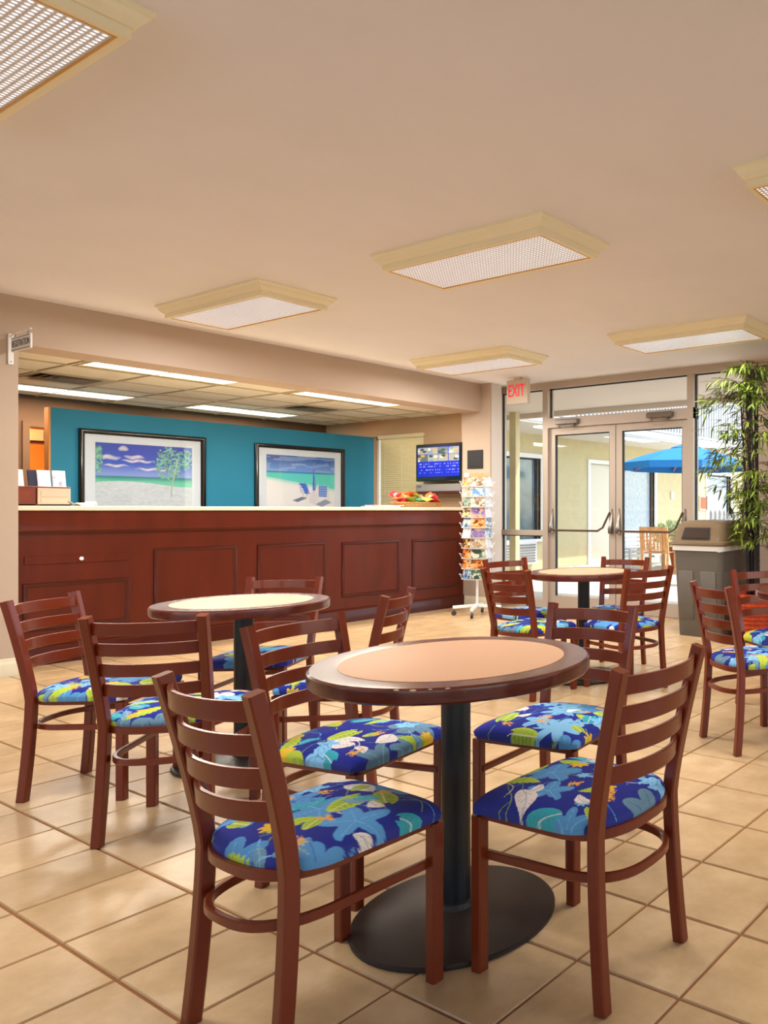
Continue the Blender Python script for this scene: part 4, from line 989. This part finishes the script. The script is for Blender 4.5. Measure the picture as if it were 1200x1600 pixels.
# ================================================================== BAMBOO
bb = thing('potted_bamboo', 'tall artificial bamboo with dark canes and drooping green leaves in a red wicker basket', 'plant', (-3.18, 6.30, 0))
bk2 = MB().loft([[(r_*math.cos(a), r_*math.sin(a), z) for a in [2*PI*i/28 for i in range(28)]] for r_, z in ((.20, 0), (.215, .2), (.235, .44), (.215, .44), (.2, .40))])
bko = bk2.build('planter_basket', M['red'], bb)
for k in range(11):
    z = .02+k*.04; r_ = .203+.032*z/.44+.004
    MB().tube([((r_+.006*math.sin(i*PI))*math.cos(2*PI*i/28+.001), r_*math.sin(2*PI*i/28), z+.006*math.sin(i*PI/1)) for i in range(29)], .011, 6).build('woven_band', M['red'], bko)
rg = random.Random(7)
leafm = []
for q in range(4):
    b_ = MB(); n_ = 6; Ln = 1.0; rings = []
    for i in range(n_+1):
        s_ = i/n_; wv = .066*math.sin(PI*(s_*.93+.05))**.8*(1 if i < n_ else .05); zz = -.12*s_*s_*(1+.6*q)
        rings.append([(s_*Ln, -wv, zz+.012), (s_*Ln, 0, zz), (s_*Ln, wv, zz+.012)])
    b_.loft(rings, closed=False, cap0=False, cap1=False); leafm.append(b_.mesh('leaf', M['leaf'] if q % 2 else M['leafd'], 60))
poles = []
for k in range(9):
    a = rg.uniform(0, 6.28); r_ = rg.uniform(.02, .10); x0, y0 = r_*math.cos(a)-.03, r_*math.sin(a); top = rg.uniform(2.1, 2.62); lx, ly = rg.uniform(-.07, .07), rg.uniform(-.07, .05)
    P_ = []; Rr = []
    nseg = 14
    for i in range(nseg+1):
        s_ = i/nseg; z = .3+(top-.3)*s_; p_ = (x0+lx*s_*s_, y0+ly*s_*s_, z); rb = (.017-.010*s_)
        P_ += [(p_[0], p_[1], z-.008), (p_[0], p_[1], z), (p_[0], p_[1], z+.008)]; Rr += [rb, rb*1.25, rb]
    MB().tube(P_, Rr, 8).build('cane', M['stem'], bb); poles.append((x0, y0, lx, ly, top))
leaves = []
tw = MB()
for k in range(250):
    x0, y0, lx, ly, top = rg.choice(poles); z = rg.uniform(.85, top) if rg.random() < .8 else top; s_ = (z-.3)/(top-.3)
    p = Vector((x0+lx*s_*s_, y0+ly*s_*s_, z)); az = rg.uniform(0, 2*PI); ln = rg.uniform(.10, .30)*(1.2 if z < 2.2 else .8)
    if rg.random() < .22 and 1.2 < z < 2.35: az = rg.uniform(2.7, 3.9); ln = rg.uniform(.3, .46)
    d = Vector((math.cos(az), math.sin(az), rg.uniform(.1, .6))).normalized(); pts = [p]
    for i in range(4):
        pts.append(pts[-1]+d*ln/4); d = (d+Vector((0, 0, -.22))).normalized()
    if pts[-1].y > YB-6.30-.16: continue
    if pts[-1].z > 2.70: continue
    tw.tube(pts, [.003, .0025, .002, .0015, .001], 5)
    for i in (1, 2, 3, 4, 4, 4):
        for q in range(2 if i < 4 else 2):
            a2 = az+rg.uniform(-1.1, 1.1); pit = rg.uniform(-.3, .9)
            leaves.append((pts[i], a2, pit, rg.uniform(.075, .14)))
tw.build('twig', M['twig'], bb)['kind'] = 'stuff'
leaves = [l for l in leaves if l[0].z+0 < 2.72 and l[0].y+.16 < YB-6.30-.05 or False]
leaves.sort(key=lambda l: -l[3]); st = MB(); st2 = MB()
for k, (p, a2, pit, s_) in enumerate(leaves):
    if k < 300:
        o = link('leaf', leafm[k % 4], bb, p); o.rotation_euler = (rg.uniform(-.4, .4), pit, a2); o.scale = (s_, s_, s_)
    else:
        me_ = leafm[k % 4]; mt_ = Matrix.Translation(p) @ Matrix.Rotation(a2, 4, 'Z') @ Matrix.Rotation(pit, 4, 'Y') @ Matrix.Rotation(rg.uniform(-.4, .4), 4, 'X') @ Matrix.Scale(s_, 4)
        (st if k % 2 else st2).add([mt_ @ v.co for v in me_.vertices], [tuple(f.vertices) for f in me_.polygons])
st.build('foliage', M['leaf'], bb, smooth=60)['kind'] = 'stuff'; st2.build('foliage', M['leafd'], bb, smooth=60)['kind'] = 'stuff'

# ================================================================== POSTCARD RACK
rx_, ry_ = -6.70, 6.17; ROT = R(6)
rk = thing('postcard_rack', 'white wire revolving postcard rack on a castered cross base', 'display rack', (rx_, ry_, 0), ROT)
MB().cyl((0, 0, .10), (0, 0, 1.60), .014, n=12).build('pole', M['white'], rk)
for k in range(4):
    a = k*PI/2+.5; c, s_ = math.cos(a), math.sin(a)
    lgo = MB().sweep([(0, 0, .115), (.27*c, .27*s_, .095)], .03, .035, (0, 0, 1), .004).build('leg', M['white'], rk)
    cs = MB().cyl((.26*c-.012*s_, .26*s_+.012*c, .027), (.26*c+.012*s_, .26*s_-.012*c, .027), .027, n=16).build('caster', M['ink'], lgo)
    MB().cbox(.26*c-.006, .26*c+.006, .26*s_-.006, .26*s_+.006, .03, .085, .001).build('caster_fork', M['steel'], lgo)
tier = ['top', 'second', 'third', 'fourth', 'fifth', 'sixth', 'seventh', 'eighth', 'ninth', 'bottom']
AP = .150; NW = 6
cardcols = {'orange': ['D07A3A', 'E09A4C', '7A3A22', 'D8B88A'], 'brown': ['6E4A30', 'C98A4A', 'E8C27A', '3A2A20'], 'blue': ['6A90B8', 'A9C3D8', '3F5E80', 'D8D0B8'], 'purple': ['7A6A98', 'B07A88', '4A3F68', 'C8A080'], 'white': ['ECEAE8', 'D8DCE4', 'C4CCD6'], 'green': ['4A6A58', '8A9A80', '2F4238', 'C8BFA0'], 'tan': ['C9B090', 'A88A68', '7E6A58', 'E0D0B8'], 'pink': ['D88A9A', 'F0C8B8', 'A85A6A', 'E8D8A8']}
# world azimuths of the faces; the three seen from the camera get cards
camdir = math.atan2(-ry_, -rx_)
face_name = {0: 'middle', -1: 'left', 1: 'right'}
plan = {-1: ['orange', 'tan', 'green', 'brown', 'blue', 'white', 'brown', 'orange', 'orange', 'blue'], 0: ['tan', 'blue', 'tan', 'purple', 'orange', 'purple', 'tan', 'green', 'orange', 'green'], 1: ['white', 'white', 'white', 'white', 'blue', 'blue', 'white', 'white', 'blue', 'white']}
rgc = random.Random(2)
for fi in range(6):
    a = camdir-ROT+math.radians(4)+fi*PI/3; key = {0: 0, 1: 1, 5: -1}.get(fi, None)
    rot = Matrix.Rotation(a, 4, 'Z')
    hw = .077
    up_ = MB()
    for sx in (-1, 1): up_.cyl((AP-.03, sx*hw*.9, .42), (AP-.03, sx*hw*.9, 1.60), .0025, n=6)
    up_.xf(rot).build('upright_wire', M['white'], rk)
    for k in range(10):
        z = 1.485-k*.1175; b_ = MB()
        # pocket: bottom ledge, front V, side wires
        b_.tube([(AP-.03, -hw, z+.03), (AP+.005, -hw, z-.005), (AP+.005, hw, z-.005), (AP-.03, hw, z+.03)], .0022, 5)
        b_.tube([(AP+.03, -hw, z+.055), (AP+.005, -hw+.03, z-.004)], .002, 5); b_.tube([(AP+.03, hw, z+.055), (AP+.005, hw-.03, z-.004)], .002, 5)
        b_.tube([(AP-.03, -hw, z+.03), (AP+.03, -hw, z+.055)], .002, 5); b_.tube([(AP-.03, hw, z+.03), (AP+.03, hw, z+.055)], .002, 5)
        b_.xf(rot).build('wire_pocket', M['white'], rk)
        if key is None: continue
        cn = plan[key][k]; cw, chh = .148, .105
        P = plane_pts(cw, chh, 26, 19); P[..., 1] = -.0012
        colr = noise_col(19, 26, 100+fi*20+k, [np.array(lin(h)) for h in cardcols[cn]], 22)
        t = thing('postcard', '%s picture postcard in the %s tier of the %s column of the rack' % (cn, tier[k] if k else 'topmost', face_name[key]), 'postcard', (0, 0, 0), 0, 'postcards on the white rack')
        q = Matrix.Translation((rx_, ry_, 0)) @ Matrix.Rotation(ROT, 4, 'Z') @ rot @ Matrix.Translation((AP-.0005, 0, z+.001)) @ Matrix.Rotation(PI/2, 4, 'Z') @ Matrix.Rotation(-.20+0*rgc.random(), 4, 'X')
        t.matrix_world = q; t.location = q.to_translation(); t.rotation_euler = q.to_euler()
        MB().box(-cw/2, cw/2, -.001, .001, 0, chh).build('card_stack', M['paper'], t, smooth=0)
        grid_print('print', P, colr, M['card'], t, smooth=False)
hd = thing('header_card', 'peach header card on top of the postcard rack', 'sign card', (rx_, ry_, 1.585), camdir+R(4))
MB().cbox(.13, .133, -.10, .12, .0, .045, .0008).build('card', pkm['peach'], hd)
hd2 = thing('header_card', 'small blank white card at the top left of the postcard rack', 'sign card', (rx_, ry_, 1.585), camdir-PI/3+R(4))
MB().cbox(.13, .133, -.05, .07, .0, .045, .0008).build('card', M['paper'], hd2)
rnm = MB().lathe([(.02, 1.585), (.13, 1.588), (.13, 1.594), (.02, 1.598)], 6).xf(Matrix.Rotation(camdir-ROT+math.radians(34), 4, 'Z')).build('top_plate', M['white'], rk)
bpy.context.view_layer.update()
